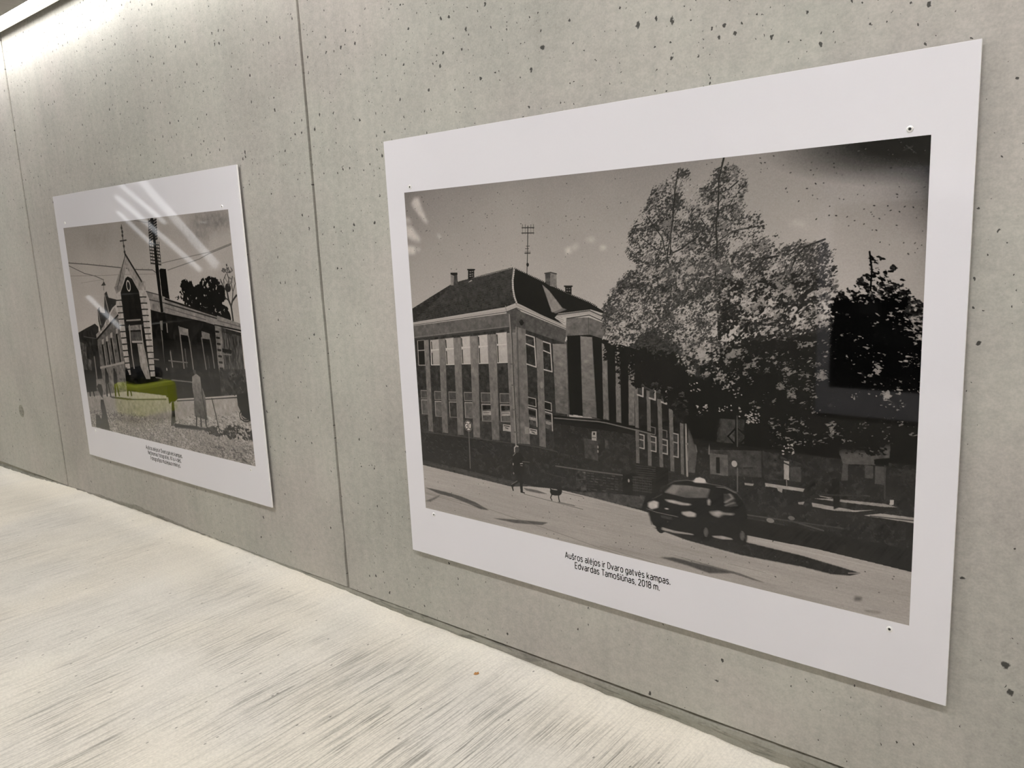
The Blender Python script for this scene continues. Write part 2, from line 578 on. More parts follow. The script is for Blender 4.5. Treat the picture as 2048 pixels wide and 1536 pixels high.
class Paint:
    """a grey picture in the plane of one print; readings are carried over to that plane first"""

    def __init__(s, inner, w, h, seed):
        s.inner, s.w, s.h = inner, w, h
        s.rng = np.random.default_rng(seed)
        s.a = np.full((h, w), 128.0, np.float32)
        s.kern = {}

    def map(s, pts):
        p = np.asarray(pts, float).reshape(-1, 2)
        u = (p[:, 0:1] - IMG_W / 2) / FOCAL_PX
        v = (p[:, 1:2] - IMG_H / 2) / FOCAL_PX
        d = u * np.array(CAM_RIGHT) + v * np.array(CAM_DOWN) + np.array(CAM_LOOK)
        t = (BOARD_Y - EYE.y) / d[:, 1]
        X = EYE.x + d[:, 0] * t
        Z = EYE.z + d[:, 2] * t
        x0, x1, z0, z1 = s.inner
        return np.stack([(X - x0) / (x1 - x0) * s.w, (z1 - Z) / (z1 - z0) * s.h], 1)

    def box(s, q, pad=0):
        x0 = max(0, int(np.floor(q[:, 0].min())) - pad)
        x1 = min(s.w, int(np.ceil(q[:, 0].max())) + 1 + pad)
        y0 = max(0, int(np.floor(q[:, 1].min())) - pad)
        y1 = min(s.h, int(np.ceil(q[:, 1].max())) + 1 + pad)
        return x0, x1, y0, y1

    def mask(s, pts, soft=0):
        q = s.map(pts)
        x0, x1, y0, y1 = s.box(q, soft * 2)
        if x1 <= x0 or y1 <= y0:
            return None
        X = np.arange(x0, x1) + 0.5
        Y = np.arange(y0, y1) + 0.5
        m = np.zeros((y1 - y0, x1 - x0), bool)
        n = len(q)
        for i in range(n):
            ax, ay = q[i]
            bx, by = q[(i + 1) % n]
            if ay == by:
                continue
            rows = (ay > Y) != (by > Y)
            if not rows.any():
                continue
            xi = ax + (Y[rows] - ay) * (bx - ax) / (by - ay)
            m[rows] ^= X[None, :] < xi[:, None]
        m = m.astype(np.float32)
        if soft:
            m = s.blur(m, soft)
        return (slice(y0, y1), slice(x0, x1)), m

    @staticmethod
    def blur(a, r, axis=(0, 1)):
        for ax in axis:
            for _ in range(2):
                p = [(0, 0)] * a.ndim
                p[ax] = (r + 1, r)
                c = np.cumsum(np.pad(a, p, mode='edge'), axis=ax)
                n = a.shape[ax]
                hi = np.take(c, np.arange(2 * r + 1, 2 * r + 1 + n), axis=ax)
                lo = np.take(c, np.arange(0, n), axis=ax)
                a = (hi - lo) / (2 * r + 1)
        return a

    def fbm(s, h, w, cells, octaves=3, gain=0.55):
        out = np.zeros((h, w), np.float32)
        amp = 1.0
        cy, cx = cells
        for _ in range(octaves):
            g = s.rng.standard_normal((int(cy) + 2, int(cx) + 2)).astype(np.float32)
            yy = np.linspace(0, cy, h)
            xx = np.linspace(0, cx, w)
            iy, ix = yy.astype(int), xx.astype(int)
            fy, fx = (yy - iy)[:, None], (xx - ix)[None, :]
            fy, fx = fy * fy * (3 - 2 * fy), fx * fx * (3 - 2 * fx)
            v = (g[iy][:, ix] * (1 - fy) * (1 - fx) + g[iy + 1][:, ix] * fy * (1 - fx) + g[iy][:, ix + 1] * (1 - fy) * fx + g[iy + 1][:, ix + 1] * fy * fx)
            out += amp * v
            amp *= gain
            cy *= 2
            cx *= 2
        return out

    def poly(s, pts, tone, a=1.0, soft=0, rough=0.0, cells=None):
        r = s.mask(pts, soft)
        if r is None:
            return
        sl, m = r
        h, w = m.shape
        if isinstance(tone, tuple):
            if len(tone) == 2:
                t = np.linspace(tone[0], tone[1], h, dtype=np.float32)[:, None]
            else:
                t = np.linspace(tone[0], tone[1], w, dtype=np.float32)[None, :]
        else:
            t = tone
        if rough:
            c = cells or (max(2, h / 14), max(2, w / 14))
            t = t + rough * s.fbm(h, w, c)
        m = m * a
        s.a[sl] = s.a[sl] * (1 - m) + t * m

    def line(s, pts, width, tone, a=1.0):
        q = s.map(pts)
        for i in range(len(q) - 1):
            A, B = q[i], q[i + 1]
            seg = np.stack([A, B])
            x0, x1, y0, y1 = s.box(seg, int(width) + 2)
            if x1 <= x0 or y1 <= y0:
                continue
            X = (np.arange(x0, x1) + 0.5)[None, :]
            Y = (np.arange(y0, y1) + 0.5)[:, None]
            d = B - A
            L = d @ d + 1e-9
            t = np.clip(((X - A[0]) * d[0] + (Y - A[1]) * d[1]) / L, 0, 1)
            dist = np.hypot(X - A[0] - t * d[0], Y - A[1] - t * d[1])
            m = np.clip(width / 2 + 0.5 - dist, 0, 1) * a
            v = s.a[y0:y1, x0:x1]
            s.a[y0:y1, x0:x1] = v * (1 - m) + tone * m

    def disc(s, c, rx, ry, tone, a=1.0, soft=0.8):
        q = s.map([c])[0]
        x0, x1 = max(0, int(q[0] - rx - 3)), min(s.w, int(q[0] + rx + 4))
        y0, y1 = max(0, int(q[1] - ry - 3)), min(s.h, int(q[1] + ry + 4))
        if x1 <= x0 or y1 <= y0:
            return
        X = (np.arange(x0, x1) + 0.5 - q[0])[None, :] / rx
        Y = (np.arange(y0, y1) + 0.5 - q[1])[:, None] / ry
        m = np.clip((1 - np.hypot(X, Y)) * min(rx, ry) / soft + 0.5, 0, 1) * a
        v = s.a[y0:y1, x0:x1]
        s.a[y0:y1, x0:x1] = v * (1 - m) + tone * m

    def leaf_kernel(s, L, W, ang):
        key = (round(L), round(W * 2), round(ang * 5))
        if key not in s.kern:
            L_, W_, an = max(1, key[0]), max(0.5, key[1] / 2), key[2] / 5
            r = int(math.ceil(L_ / 2)) + 1
            yy, xx = np.mgrid[-r:r + 1, -r:r + 1].astype(np.float32)
            u = xx * math.cos(an) + yy * math.sin(an)
            v = -xx * math.sin(an) + yy * math.cos(an)
            s.kern[key] = (r, np.clip((1 - np.hypot(u / (L_ / 2), v / (W_ / 2))) * W_ / 1.4 + 0.5, 0, 1))
        return s.kern[key]

    def stamp(s, x, y, L, W, ang, tone, a=1.0):
        r, k = s.leaf_kernel(L, W, ang)
        x, y = int(x), int(y)
        if x - r < 0 or y - r < 0 or x + r + 1 > s.w or y + r + 1 > s.h:
            return
        v = s.a[y - r:y + r + 1, x - r:x + r + 1]
        v += (tone - v) * (k * a)

    def scatter(s, pts, n, L, W, tones, ang=(-0.5, 0.5), a=0.9, clump=0.0, per=14, spread=12, hold=True):
        """n leaves inside an outline; clump > 0 gathers them into sprays, each spray with its own tone"""
        r = s.mask(pts)
        if r is None:
            return
        sl, m = r
        ys, xs = np.nonzero(m > 0.5)
        if len(ys) == 0:
            return
        oy, ox = sl[0].start, sl[1].start
        rng = s.rng
        if clump > 0:
            nc = max(1, n // per)
            pick = rng.integers(0, len(ys), nc)
            cx = np.repeat(xs[pick], per) + rng.normal(0, spread, nc * per)
            cy = np.repeat(ys[pick], per) + rng.normal(0, spread * 0.7, nc * per)
            base = np.repeat(rng.uniform(tones[0], tones[1], nc), per)
            tn = base * clump + rng.uniform(tones[0], tones[1], nc * per) * (1 - clump)
        else:
            pick = rng.integers(0, len(ys), n)
            cx, cy = xs[pick].astype(float), ys[pick].astype(float)
            tn = rng.uniform(tones[0], tones[1], n)
        LL = rng.uniform(L[0], L[1], len(cx))
        WW = rng.uniform(W[0], W[1], len(cx))
        an = rng.uniform(ang[0], ang[1], len(cx))
        hh, ww = m.shape
        for i in range(len(cx)):
            ix, iy = int(cx[i]), int(cy[i])
            if hold and not (0 <= ix < ww and 0 <= iy < hh and m[iy, ix] > 0.5):
                continue
            s.stamp(cx[i] + ox, cy[i] + oy, LL[i], WW[i], an[i], tn[i], a)

    def grain_field(s, h, w, oy, ox, cell, ang, stretch, octaves=2):
        """unit-variance noise whose grains are cell px across and drawn out along ang"""
        yy, xx = np.mgrid[oy:oy + h, ox:ox + w].astype(np.float32)
        u = (xx * math.cos(ang) + yy * math.sin(ang)) / (cell * stretch)
        v = (-xx * math.sin(ang) + yy * math.cos(ang)) / cell
        out = np.zeros((h, w), np.float32)
        amp = 1.0
        tot = 0.0
        for o in range(octaves):
            g = s.rng.standard_normal((128, 128)).astype(np.float32)
            iu, iv = np.floor(u).astype(int), np.floor(v).astype(int)
            fu, fv = u - iu, v - iv
            fu, fv = fu * fu * (3 - 2 * fu), fv * fv * (3 - 2 * fv)
            iu0, iv0, iu1, iv1 = iu % 128, iv % 128, (iu + 1) % 128, (iv + 1) % 128
            out += amp * (g[iv0, iu0] * (1 - fu) * (1 - fv) + g[iv0, iu1] * fu * (1 - fv) + g[iv1, iu0] * (1 - fu) * fv + g[iv1, iu1] * fu * fv)
            tot += amp * amp
            amp *= 0.6
            u, v = u * 2.03 + 17.3, v * 2.03 + 5.1
        return (out - out.mean()) / (out.std() + 1e-6)

    def foliage(s, pts, cover, tones, cell=5.0, ang=-0.6, stretch=1.8, soft=12, clump=0.8, clump_cell=34, a=0.9, crisp=3.0, octaves=2):
        """leaves as grains of noise: cover is the share of the outline they hide, clump how far they gather into sprays"""
        r = s.mask(pts, soft)
        if r is None:
            return
        sl, m = r
        h, w = m.shape
        oy, ox = sl[0].start, sl[1].start
        n = s.grain_field(h, w, oy, ox, cell, ang, stretch, octaves)
        c = s.grain_field(h, w, oy, ox, clump_cell, ang * 0.5, 1.3, 2)
        z = np.interp(cover, [0.02, .1, .25, .4, .5, .6, .75, .9, .98], [-2.05, -1.28, -.67, -.25, 0, .25, .67, 1.28, 2.05]) * math.sqrt(1 + clump * clump)
        f = n + clump * c + z - (1 - m) * 5.0
        k = np.clip(f * crisp * 0.5 + 0.5, 0, 1) * a * np.clip(m * 3, 0, 1)
        t = tones[0] + (tones[1] - tones[0]) * np.clip(0.5 + 0.28 * s.grain_field(h, w, oy, ox, cell * 0.8, ang, stretch, 2) + 0.18 * c, 0, 1)
        s.a[sl] = s.a[sl] * (1 - k) + t * k

    def colour(s, k, veil, grain=3.0):
        g = s.a + s.blur(s.rng.normal(0, grain * 2.4, s.a.shape).astype(np.float32), 1)
        g = np.clip(g, 3, 235) / 255.0
        tint = (1.03, 0.985, 0.962)
        out = np.empty(g.shape + (3,), np.float32)
        for c in range(3):
            lin = (np.clip(g * (1 + (tint[c] - 1) * np.clip(g * 2.2, 0, 1)), 0, 1)) ** 2.2
            alb = np.clip((lin - veil) / k, 0.0015, 0.9)
            out[..., c] = np.where(alb < 0.0031308, alb * 12.92, 1.055 * alb ** (1 / 2.4) - 0.055)
        return out


def paint_corner_building():
    s = Paint(BIG_IN, 2048, 1420, 4)
    W, H = s.w, s.h
    c3, c4, c6, c7 = (760, 340, .234375), (1200, 240, .234375), (800, 660, .234375), (1180, 560, .234375)
    c8, c9, b1, b2, e1 = (1200, 880, .3125), (1080, 780, .15625), (1540, 480, .234375), (1600, 760, .1953), (1500, 380, .234375)
    u = np.linspace(0, 1, W, dtype=np.float32)[None, :]
    v = np.linspace(0, 1, H, dtype=np.float32)[:, None]
    # sky
    s.a[:] = 128 + 34 * np.clip(v / 0.42, 0, 1) - 16 * np.exp(-u / .06) * np.exp(-v / .2) - 5 * np.exp(-v / .03) + 5 * u
    s.a += 2.0 * s.fbm(H, W, (5, 7), 3)
    # clouds
    for fr, pts, t, so in ((c3, (290, 240, 330, 235, 360, 330, 412, 455, 385, 450, 320, 370, 265, 290), 182, 7), (c3, (215, 470, 270, 480, 345, 590, 340, 612, 280, 600, 220, 560), 186, 8),
                           (c3, (205, 400, 265, 420, 270, 460, 215, 450), 165, 8), (c3, (228, 650, 300, 655, 305, 715, 240, 720), 190, 7), (c3, (310, 660, 350, 670, 340, 695, 312, 690), 172, 6),
                           (c3, (480, 545, 510, 548, 530, 590, 505, 585), 168, 6), (c3, (1580, 670, 1625, 655, 1640, 700, 1590, 725), 180, 6), (c3, (1630, 650, 1690, 620, 1690, 670, 1640, 690), 168, 7),
                           (c3, (1750, 590, 1830, 570, 1830, 610, 1770, 615), 170, 7), (c3, (1870, 645, 1935, 655, 1900, 690), 168, 6), (c4, (1600, 870, 1700, 855, 1790, 900, 1740, 930, 1640, 905), 162, 9),
                           (c4, (0, 1075, 60, 1080, 50, 1105, 0, 1110), 172, 6)):
        s.poly(at(fr, *pts), t, 0.85, so, 4.0)
    # burnt-in corner of the negative
    U, V = 1 - u, v
    core = np.clip(1.18 - np.sqrt((U / .19) ** 2 + (V / .078) ** 2), 0, 1)
    core = np.clip(core * 1.25, 0, 1) ** 1.1
    soft = np.exp(-U / .045) * np.clip(1 - V / .20, 0, 1) * 0.7 + np.exp(-U / .02) * np.clip(1 - V / .45, 0, 1) * 0.25
    s.a = s.a * (1 - core) * (1 - soft) + 24 * (1 - (1 - core) * (1 - soft))
    s.line([(1808, 300), (1826, 292)], 5, 60, .6)
    s.line([(1812, 290), (1832, 306)], 4, 62, .6)

    # ground dark behind everything
    s.poly([(838, 860), (1500, 860), (1500, 1075), (1280, 1030), (1128, 990), (838, 935)], 36, 1, 0, 3.0)
    s.poly(at(c9, 200, 1290, 600, 1300, 1100, 1330, 1400, 1360, 1500, 1560, 850, 1440, 300, 1300), 64, 1, 2, 6)
    s.poly([(1380, 700), (1845, 640), (1826, 1145), (1280, 1030)], 26, 1, 3, 3.0)
    s.poly([(1390, 890), (1835, 930), (1826, 1145), (1280, 1025)], 42, 1, 3, 4.0)

    # ---- corner building: walls
    s.poly(at(c6, 60, 60, 1000, -60, 1420, 100, 1460, 1060, 960, 970, 60, 850), 86, 1, 0, 4.0)
    s.poly([(1250, 640), (1400, 690), (1400, 830), (1260, 780)], 58, 1, 0, 8)
    # roof
    left_roof = at(c3, 262, 1192, 430, 1085, 600, 980, 700, 945, 880, 905, 1140, 838, 1132, 1000, 1165, 1132, 1070, 1170, 270, 1302)
    s.poly(left_roof, (50, 42), 1, 0, 5.0)
    for k in range(30):
        t = k / 29
        a0 = at(c3, 275 + 860 * (0.42 * (1 - t)) * 0.98, 1190 - (1 - t) * 215 + t * 108, 1140 + 22 * t, 848 + 285 * t)
        s.line(a0, 2.0, 78, .65)
    for k in range(340):
        t, q = s.rng.random(), s.rng.random()
        x = 300 + 840 * q
        y0_, y1_ = np.interp(x, [275, 600, 880, 1140], [1185, 980, 905, 838]), np.interp(x, [275, 1165], [1300, 1132])
        p = s.map(at(c3, x, y0_ + (y1_ - y0_) * t))[0]
        s.stamp(p[0], p[1], s.rng.uniform(8, 18), 2, -0.1, s.rng.uniform(28, 74), .7)
    right_roof = at(c3, 1140, 838, 1390, 955, 1600, 1055, 1790, 1135, 1985, 1250, 1800, 1190, 1520, 1225, 1490, 1260, 1600, 1345, 1168, 1132, 1135, 1000)
    s.poly(right_roof, 27, 1, 0, 4.0)
    for k in range(16):
        t = k / 15
        s.line(at(c3, 1150 + 8 * t, 860 + 270 * t, 1400 + 180 * t, 975 + 330 * t), 1.3, 38, .5)
    s.poly(at(c3, 1383, 975, 1445, 1030, 1560, 1180, 1468, 1216, 1440, 1140), 118, 1, 1, 7.0)
    s.poly(at(c3, 1450, 1200, 1560, 1178, 1600, 1190, 1500, 1225), 128, .7, 1)
    s.line(at(c3, 1145, 838, 1132, 940, 1134, 1010, 1146, 1080, 1163, 1128), 9, 138)
    for k in range(18):
        t = k / 17
        xx = np.interp(t, [0, .35, .6, .85, 1], [1145, 1132, 1134, 1146, 1163])
        p = s.map(at(c3, xx, 838 + 290 * t))[0]
        s.stamp(p[0] + 1, p[1], 9, 6, 0.3, 172, .9)
        s.stamp(p[0] - 1, p[1] + 6, 9, 3, 0.3, 70, .8)
    for k in range(46):           # tiles bristling along the ridges
        t = k / 45
        x = 620 + 510 * t
        p = s.map(at(c3, x, np.interp(x, [600, 760, 880, 1140], [972, 932, 898, 832])))[0]
        s.stamp(p[0], p[1], 5, 5, 0, 48, .9)
    for k in range(52):
        x = 1150 + 700 * k / 51
        p = s.map(at(c3, x, np.interp(x, [1140, 1390, 1600, 1790, 1960], [835, 950, 1050, 1130, 1225])))[0]
        s.stamp(p[0], p[1], 5, 5, 0, 38, .9)
    # chimneys
    s.poly(at(c3, 604, 888, 632, 900, 628, 985, 604, 985), 112, 1, 0, 5)
    s.poly(at(c3, 632, 900, 660, 890, 664, 975, 628, 985), 62, 1, 0, 5)
    s.poly(at(c3, 602, 876, 660, 876, 662, 892, 632, 902, 602, 890), 36)
    s.poly(at(c3, 752, 848, 804, 848, 804, 915, 752, 935), 26)
    for yy in (868, 890, 908):
        s.line(at(c3, 766, yy, 776, yy), 4, 128)
        s.line(at(c3, 786, yy - 3, 794, yy - 3), 4, 120)
    s.line(at(c3, 748, 850, 808, 850), 5, 28)
    s.poly(at(c3, 748, 962, 790, 945, 778, 938), 150)
    s.poly(at(c3, 1408, 882, 1455, 876, 1450, 990, 1412, 965), 68, 1, 0, 8)
    s.poly(at(c3, 1455, 876, 1505, 886, 1510, 1005, 1450, 990), 108, 1, 0, 8)
    s.line(at(c3, 1406, 882, 1455, 874, 1506, 886), 4, 60)
    s.poly(at(c3, 1580, 990, 1636, 990, 1634, 1065, 1582, 1045), 26)
    s.line(at(c3, 1574, 992, 1640, 992), 5, 26)
    for yy in (1012, 1034):
        s.line(at(c3, 1594, yy, 1600, yy), 4, 110)
        s.line(at(c3, 1614, yy, 1622, yy), 4, 110)
    # aerial
    s.line(at(c3, 1262, 478, 1259, 700, 1254, 890), 3.2, 48)
    for yy, xa, xb in ((493, 1212, 1314), (538, 1210, 1314), (650, 1248, 1276), (672, 1240, 1270), (710, 1236, 1282)):
        s.line(at(c3, xa, yy, xb, yy - 1), 3.2 if yy < 600 or yy > 700 else 2, 50)
    for xx in (1216, 1240, 1288, 1310):
        s.line(at(c3, xx, 466, xx, 505), 2, 62)
        s.line(at(c3, xx, 512, xx, 548), 1.6, 75)
    for xx in (1240, 1252, 1270, 1280):
        s.line(at(c3, xx, 690, xx, 716), 1.6, 70)
    s.disc(at(c3, 1260, 808)[0], 6, 7, 36)
    # eaves and frieze
    s.line(at(c3, 270, 1314, 1070, 1196, 1165, 1158), 7.5, 148)
    s.line(at(c3, 1165, 1152, 1600, 1342), 8, 140)
    s.line(at(c3, 270, 1326, 1070, 1212, 1165, 1176, 1600, 1360), 2, 40)
    s.line(at(c3, 1070, 1160, 1078, 1200), 4, 120)
    s.poly(at(c3, 1080, 1205, 1165, 1180, 1200, 1200, 1170, 1360, 1090, 1360), 70, 1, 0, 4)
    s.poly(at(c3, 275, 1332, 1105, 1220, 1100, 1350, 285, 1440), 88, 1, 0, 5.0)
    s.poly(at(c3, 1160, 1190, 1600, 1368, 1570, 1492, 1160, 1348), 76, 1, 0, 5.0)
    s.line(at(c3, 285, 1442, 1100, 1346), 4, 52)
    s.line(at(c3, 285, 1428, 1100, 1333), 2.5, 108)
    s.line(at(c3, 1160, 1344, 1570, 1490), 4, 112)
    s.line(at(c3, 1160, 1356, 1570, 1502), 4, 40)
    s.disc(at(c3, 1208, 1300)[0], 9, 12, 40)
    s.line(at(c3, 1190, 1296, 1226, 1304), 5, 36)
    # left front: recessed bays between piers
    s.poly(at(c6, 60, 88, 930, -12, 958, 965, 60, 852), 53, 1, 0, 5.0)
    wins = [((150, 92), (206, 86), (216, 300), (160, 300), 36), ((262, 88), (330, 80), (340, 298), (268, 298), 150), ((385, 74), (455, 66), (465, 294), (395, 296), 158),
            ((520, 60), (595, 52), (605, 288), (527, 290), 164), ((665, 48), (745, 38), (755, 284), (672, 286), 166), ((822, 28), (910, 18), (922, 276), (828, 280), 164)]
    for (a_, b_, c_, d_, t) in wins:
        q = [*a_, *b_, *c_, *d_]
        s.poly(at(c6, *q), (t + 4, t - 8) if t > 100 else t, 1, 0, 3)
        s.line(at(c6, a_[0], a_[1], d_[0], d_[1], c_[0], c_[1]), 4, 172 if t > 100 else 140)
        s.line(at(c6, a_[0], a_[1], b_[0], b_[1], c_[0], c_[1]), 2, 140)
        f = .40
        s.line(at(c6, a_[0] + (d_[0] - a_[0]) * f, a_[1] + (d_[1] - a_[1]) * f, b_[0] + (c_[0] - b_[0]) * f, b_[1] + (c_[1] - b_[1]) * f), 4.5, 178 if t > 100 else 140)
        if t > 100:
            s.line(at(c6, a_[0] + 6, a_[1] + 14, a_[0] + 10, a_[1] + (d_[1] - a_[1]) * .34), 5, 40)
            s.line(at(c6, a_[0] + 12, a_[1] + 110, a_[0] + 17, d_[1] - 8), 5, 34)
    lows = [(178, 240, 515, 715), (294, 360, 524, 735), (416, 490, 528, 742), (548, 626, 532, 748), (692, 778, 536, 776), (852, 946, 542, 782)]
    for i, (xa, xb, ya, yb) in enumerate(lows):
        g1, g2 = ya + (yb - ya) * .33, ya + (yb - ya) * .40
        s.poly(at(c6, xa, ya, xb, ya + 2, xb + 6, g1, xa + 4, g1), 72, 1, 0, 4)
        s.line(at(c6, xa, ya, xb, ya + 2), 3, 128)
        s.line(at(c6, xa + 4, g1, xb + 4, g1), 3, 118)
        s.line(at(c6, xa, ya, xa + 4, g1), 3, 118)
        s.poly(at(c6, xa + 5, g2, xb + 6, g2, xb + 10, yb, xa + 12, yb), 86 if i != 2 else 52, 1, 0, 6)
        s.line(at(c6, xa + 5, g2, xb + 6, g2 + 2), 3.5, 148)
        s.line(at(c6, xa + 5, g2, xa + 12, yb), 3.5, 138)
        s.line(at(c6, xa + 10, yb, xb + 8, yb + 4), 3, 110)
        if i >= 4:
            s.poly(at(c6, xa + 12, g2 + 10, xb, g2 + 12, xb + 4, g2 + 42, xa + 14, g2 + 50), 34, 1, 1, 14)
            s.poly(at(c6, xa + 14, g2 + 60, xb + 4, g2 + 58, xb + 6, g2 + 92, xa + 16, g2 + 96), 138, 1, 0, 8)
            s.line(at(c6, xa + 20, g2 + 72, xb - 16, g2 + 72), 2, 60)
            s.poly(at(c6, xa + 14, g2 + 98, xb + 8, g2 + 96, xb + 10, yb - 6, xa + 16, yb - 6), 76, 1, 0, 6)
    piers = [(207, 246, 82, 246, 286, 868), (330, 386, 72, 364, 413, 880), (455, 521, 62, 494, 546, 898), (596, 667, 48, 628, 686, 920), (745, 822, 34, 788, 852, 942), (908, 1000, 20, 950, 1030, 968)]
    for (xa, xb, yt, xc, xd, yb) in piers:
        s.poly(at(c6, xa, yt + 6, xb, yt, xd, yb, xc, yb - 6), (112, 94), 1, 0, 6.0, (24, 4))
        s.line(at(c6, xb - 2, yt, xd - 2, yb), 2.5, 62, .7)
        s.line(at(c6, xa + 2, yt, xc + 2, yb), 1.6, 116, .6)
    # corner and right front
    s.poly(at(c6, 985, -30, 1400, 110, 1440, 1060, 1010, 975), 50, 1, 0, 4.0)
    s.poly(at(c6, 985, -30, 1072, -5, 1110, 975, 1010, 968), (104, 92), 1, 0, 6.0, (24, 4))
    s.line(at(c6, 1000, -30, 1026, 970), 6, 62, .6)
    for xa, ya, xb, yb, xc, yc, xd, yd in ((1074, 40, 1146, 62, 1162, 316, 1082, 290), (1214, 95, 1282, 117, 1298, 356, 1222, 336)):
        s.poly(at(c6, xa, ya, xb, yb, xc, yc, xd, yd), 44, 1, 0, 10)
        s.line(at(c6, xa, ya, xb, yb, xc, yc, xd, yd), 5, 164)
        s.line(at(c6, xa + 2, ya + 76, xb + 4, yb + 84), 5, 160)
    for xa, ya, w_, hh in ((1094, 572, 64, 82), (1234, 608, 56, 82)):
        s.poly(at(c6, xa, ya, xa + w_, ya + 16, xa + w_ + 4, ya + hh + 2, xa + 2, ya + hh - 14), 40, 1, 0, 6)
        s.line(at(c6, xa, ya, xa + w_, ya + 16, xa + w_ + 4, ya + hh + 2, xa + 2, ya + hh - 14), 3.4, 150)
        y2 = ya + hh + 6
        s.poly(at(c6, xa, y2, xa + w_ + 6, y2 + 18, xa + w_ + 12, y2 + 165, xa + 8, y2 + 140), 70, 1, 0, 10)
        s.line(at(c6, xa, y2, xa + w_ + 6, y2 + 18, xa + w_ + 12, y2 + 165), 4, 158)
        s.poly(at(c6, xa + 4, y2 + 20, xa + w_ - 2, y2 + 34, xa + w_, y2 + 76, xa + 8, y2 + 62), 30, 1, 1, 12)
        s.poly(at(c6, xa + 8, y2 + 78, xa + w_ + 2, y2 + 92, xa + w_ + 4, y2 + 118, xa + 10, y2 + 104), 118, 1, 0, 12)
    s.poly(at(c6, 1160, 62, 1220, 92, 1246, 1004, 1190, 990), (108, 92), 1, 0, 6.0, (24, 3))
    s.poly(at(c6, 1302, 118, 1420, 120, 1448, 720, 1330, 706), (114, 86), 1, 0, 7.0, (24, 4))
    s.disc(at(c6, 1209, 470)[0], 7, 14, 120)
    s.poly(at(c6, 1420, 90, 1470, 60, 1480, 730, 1440, 722), 60, 1, 0, 4)
    # porch block
    s.poly(at(c3, 1590, 1262, 1782, 1258, 1990, 1336, 1990, 1500, 1780, 1406, 1585, 1424), 98, 1, 0, 6)
    s.poly(at(c3, 1782, 1258, 2000, 1340, 2000, 1500, 1780, 1406), 92, 1, 0, 6)
    s.line(at(c3, 1780, 1262, 1780, 1406), 2.5, 70)
    s.line(at(c3, 1512, 1250, 1790, 1216, 1995, 1312), 8, 146)
    s.line(at(c3, 1512, 1236, 1790, 1200, 1995, 1292), 4, 70)
    s.line(at(c3, 1600, 1266, 1786, 1238, 1995, 1332), 3, 50)
    s.poly(at(c6, 1425, 50, 1620, 40, 2060, 180, 2060, 860, 1700, 760, 1450, 716), 24, 1, 0, 5)
    for xa, xb, yt, xc, xd, yb in ((1538, 1642, 52, 1560, 1682, 742), (1722, 1766, 112, 1736, 1786, 762), (1836, 1876, 150, 1846, 1892, 786), (1948, 2004, 190, 1952, 2006, 810)):
        s.poly(at(c6, xa, yt, xb, yt + 10, xd, yb + 8, xc, yb), (114, 92), 1, 0, 6.0, (26, 3))
        s.line(at(c6, xb - 3, yt, xd - 3, yb), 3, 64, .7)
    # canopy and the dark entrance below it
    s.poly(at(c9, 170, 340, 760, 390, 1480, 560, 1220, 600, 1250, 1000, 1050, 1060, 190, 960), 43, 1, 0, 4)
    s.poly(at(c9, 190, 355, 770, 405, 1470, 590, 1210, 570, 700, 500, 190, 425), 22)
    s.line(at(c9, 180, 335, 760, 385, 900, 415, 1460, 560), 6, 30)
    s.line(at(c9, 185, 358, 740, 404, 860, 424, 1200, 506, 1470, 572), 5, 98)
    s.line(at(c9, 480, 352, 740, 370), 3, 84)
    s.poly(at(c9, 562, 620, 740, 640, 745, 1005, 580, 980), 58, 1, 0, 6)
    s.poly(at(c9, 662, 530, 724, 530, 724, 652, 664, 642), 142, 1, 0, 3)
    s.poly(at(c9, 680, 545, 705, 545, 705, 575, 680, 575), 40)
    s.line(at(c9, 670, 606, 716, 610), 2.4, 60)
    s.poly(at(c9, 832, 645, 886, 650, 888, 755, 834, 745), 62, 1, 0, 8)
    for yy in (730, 785):
        s.disc(at(c9, 742, yy)[0], 3, 6, 125)
    s.poly(at(c9, 320, 850, 405, 850, 405, 935, 320, 930), 62, 1, 0, 18)
    # right wing
    s.poly(at(c9, 1205, -60, 1900, 160, 1980, 700, 1900, 1110, 1230, 1000), 40, 1, 0, 4)
    for xa, xb, yt, xc, xd, yb in ((1207, 1258, -40, 1232, 1276, 940), (1362, 1412, 0, 1384, 1430, 975), (1500, 1556, 110, 1532, 1580, 1015), (1648, 1700, 240, 1672, 1722, 1045), (1792, 1836, 420, 1806, 1846, 1085)):
        s.poly(at(c9, xa, yt, xb, yt + 14, xd, yb, xc, yb - 8), (96, 86), 1, 0, 5, (26, 3))
    for xa, ya, xb, yb in ((1250, -30, 1318, 84), (1400, -30, 1474, 126), (1556, 0, 1618, 178)):
        s.poly(at(c9, xa, ya, xb, ya + 10, xb, yb, xa, yb - 22), 60, 1, 0, 8)
        s.line(at(c9, xa, yb - 24, xb, yb, xb, ya), 6, 148)
    for xa, ya, xb, yb in ((1278, 566, 1332, 752), (1424, 590, 1484, 790), (1572, 630, 1630, 822), (1712, 555, 1768, 862)):
        s.poly(at(c9, xa, ya, xb, ya + 14, xb + 2, yb, xa, yb - 14), 56, 1, 0, 6)
        s.line(at(c9, xa, ya, xb, ya + 14, xb + 2, yb, xa, yb - 14), 4.5, 140)
        s.line(at(c9, xa, ya + (yb - ya) * .36, xb, ya + (yb - ya) * .36 + 14), 4, 130)
    for xa, ya, xb, yb in ((1420, 470, 1475, 560), (1568, 510, 1625, 610)):
        s.line(at(c9, xa, ya, xb, ya + 14, xb, yb), 3.5, 96)
    s.line(at(c9, 1868, 440, 1872, 700, 1886, 1100), 7, 132)
    s.line(at(c9, 1870, 690, 1905, 690, 1900, 900), 6, 110)
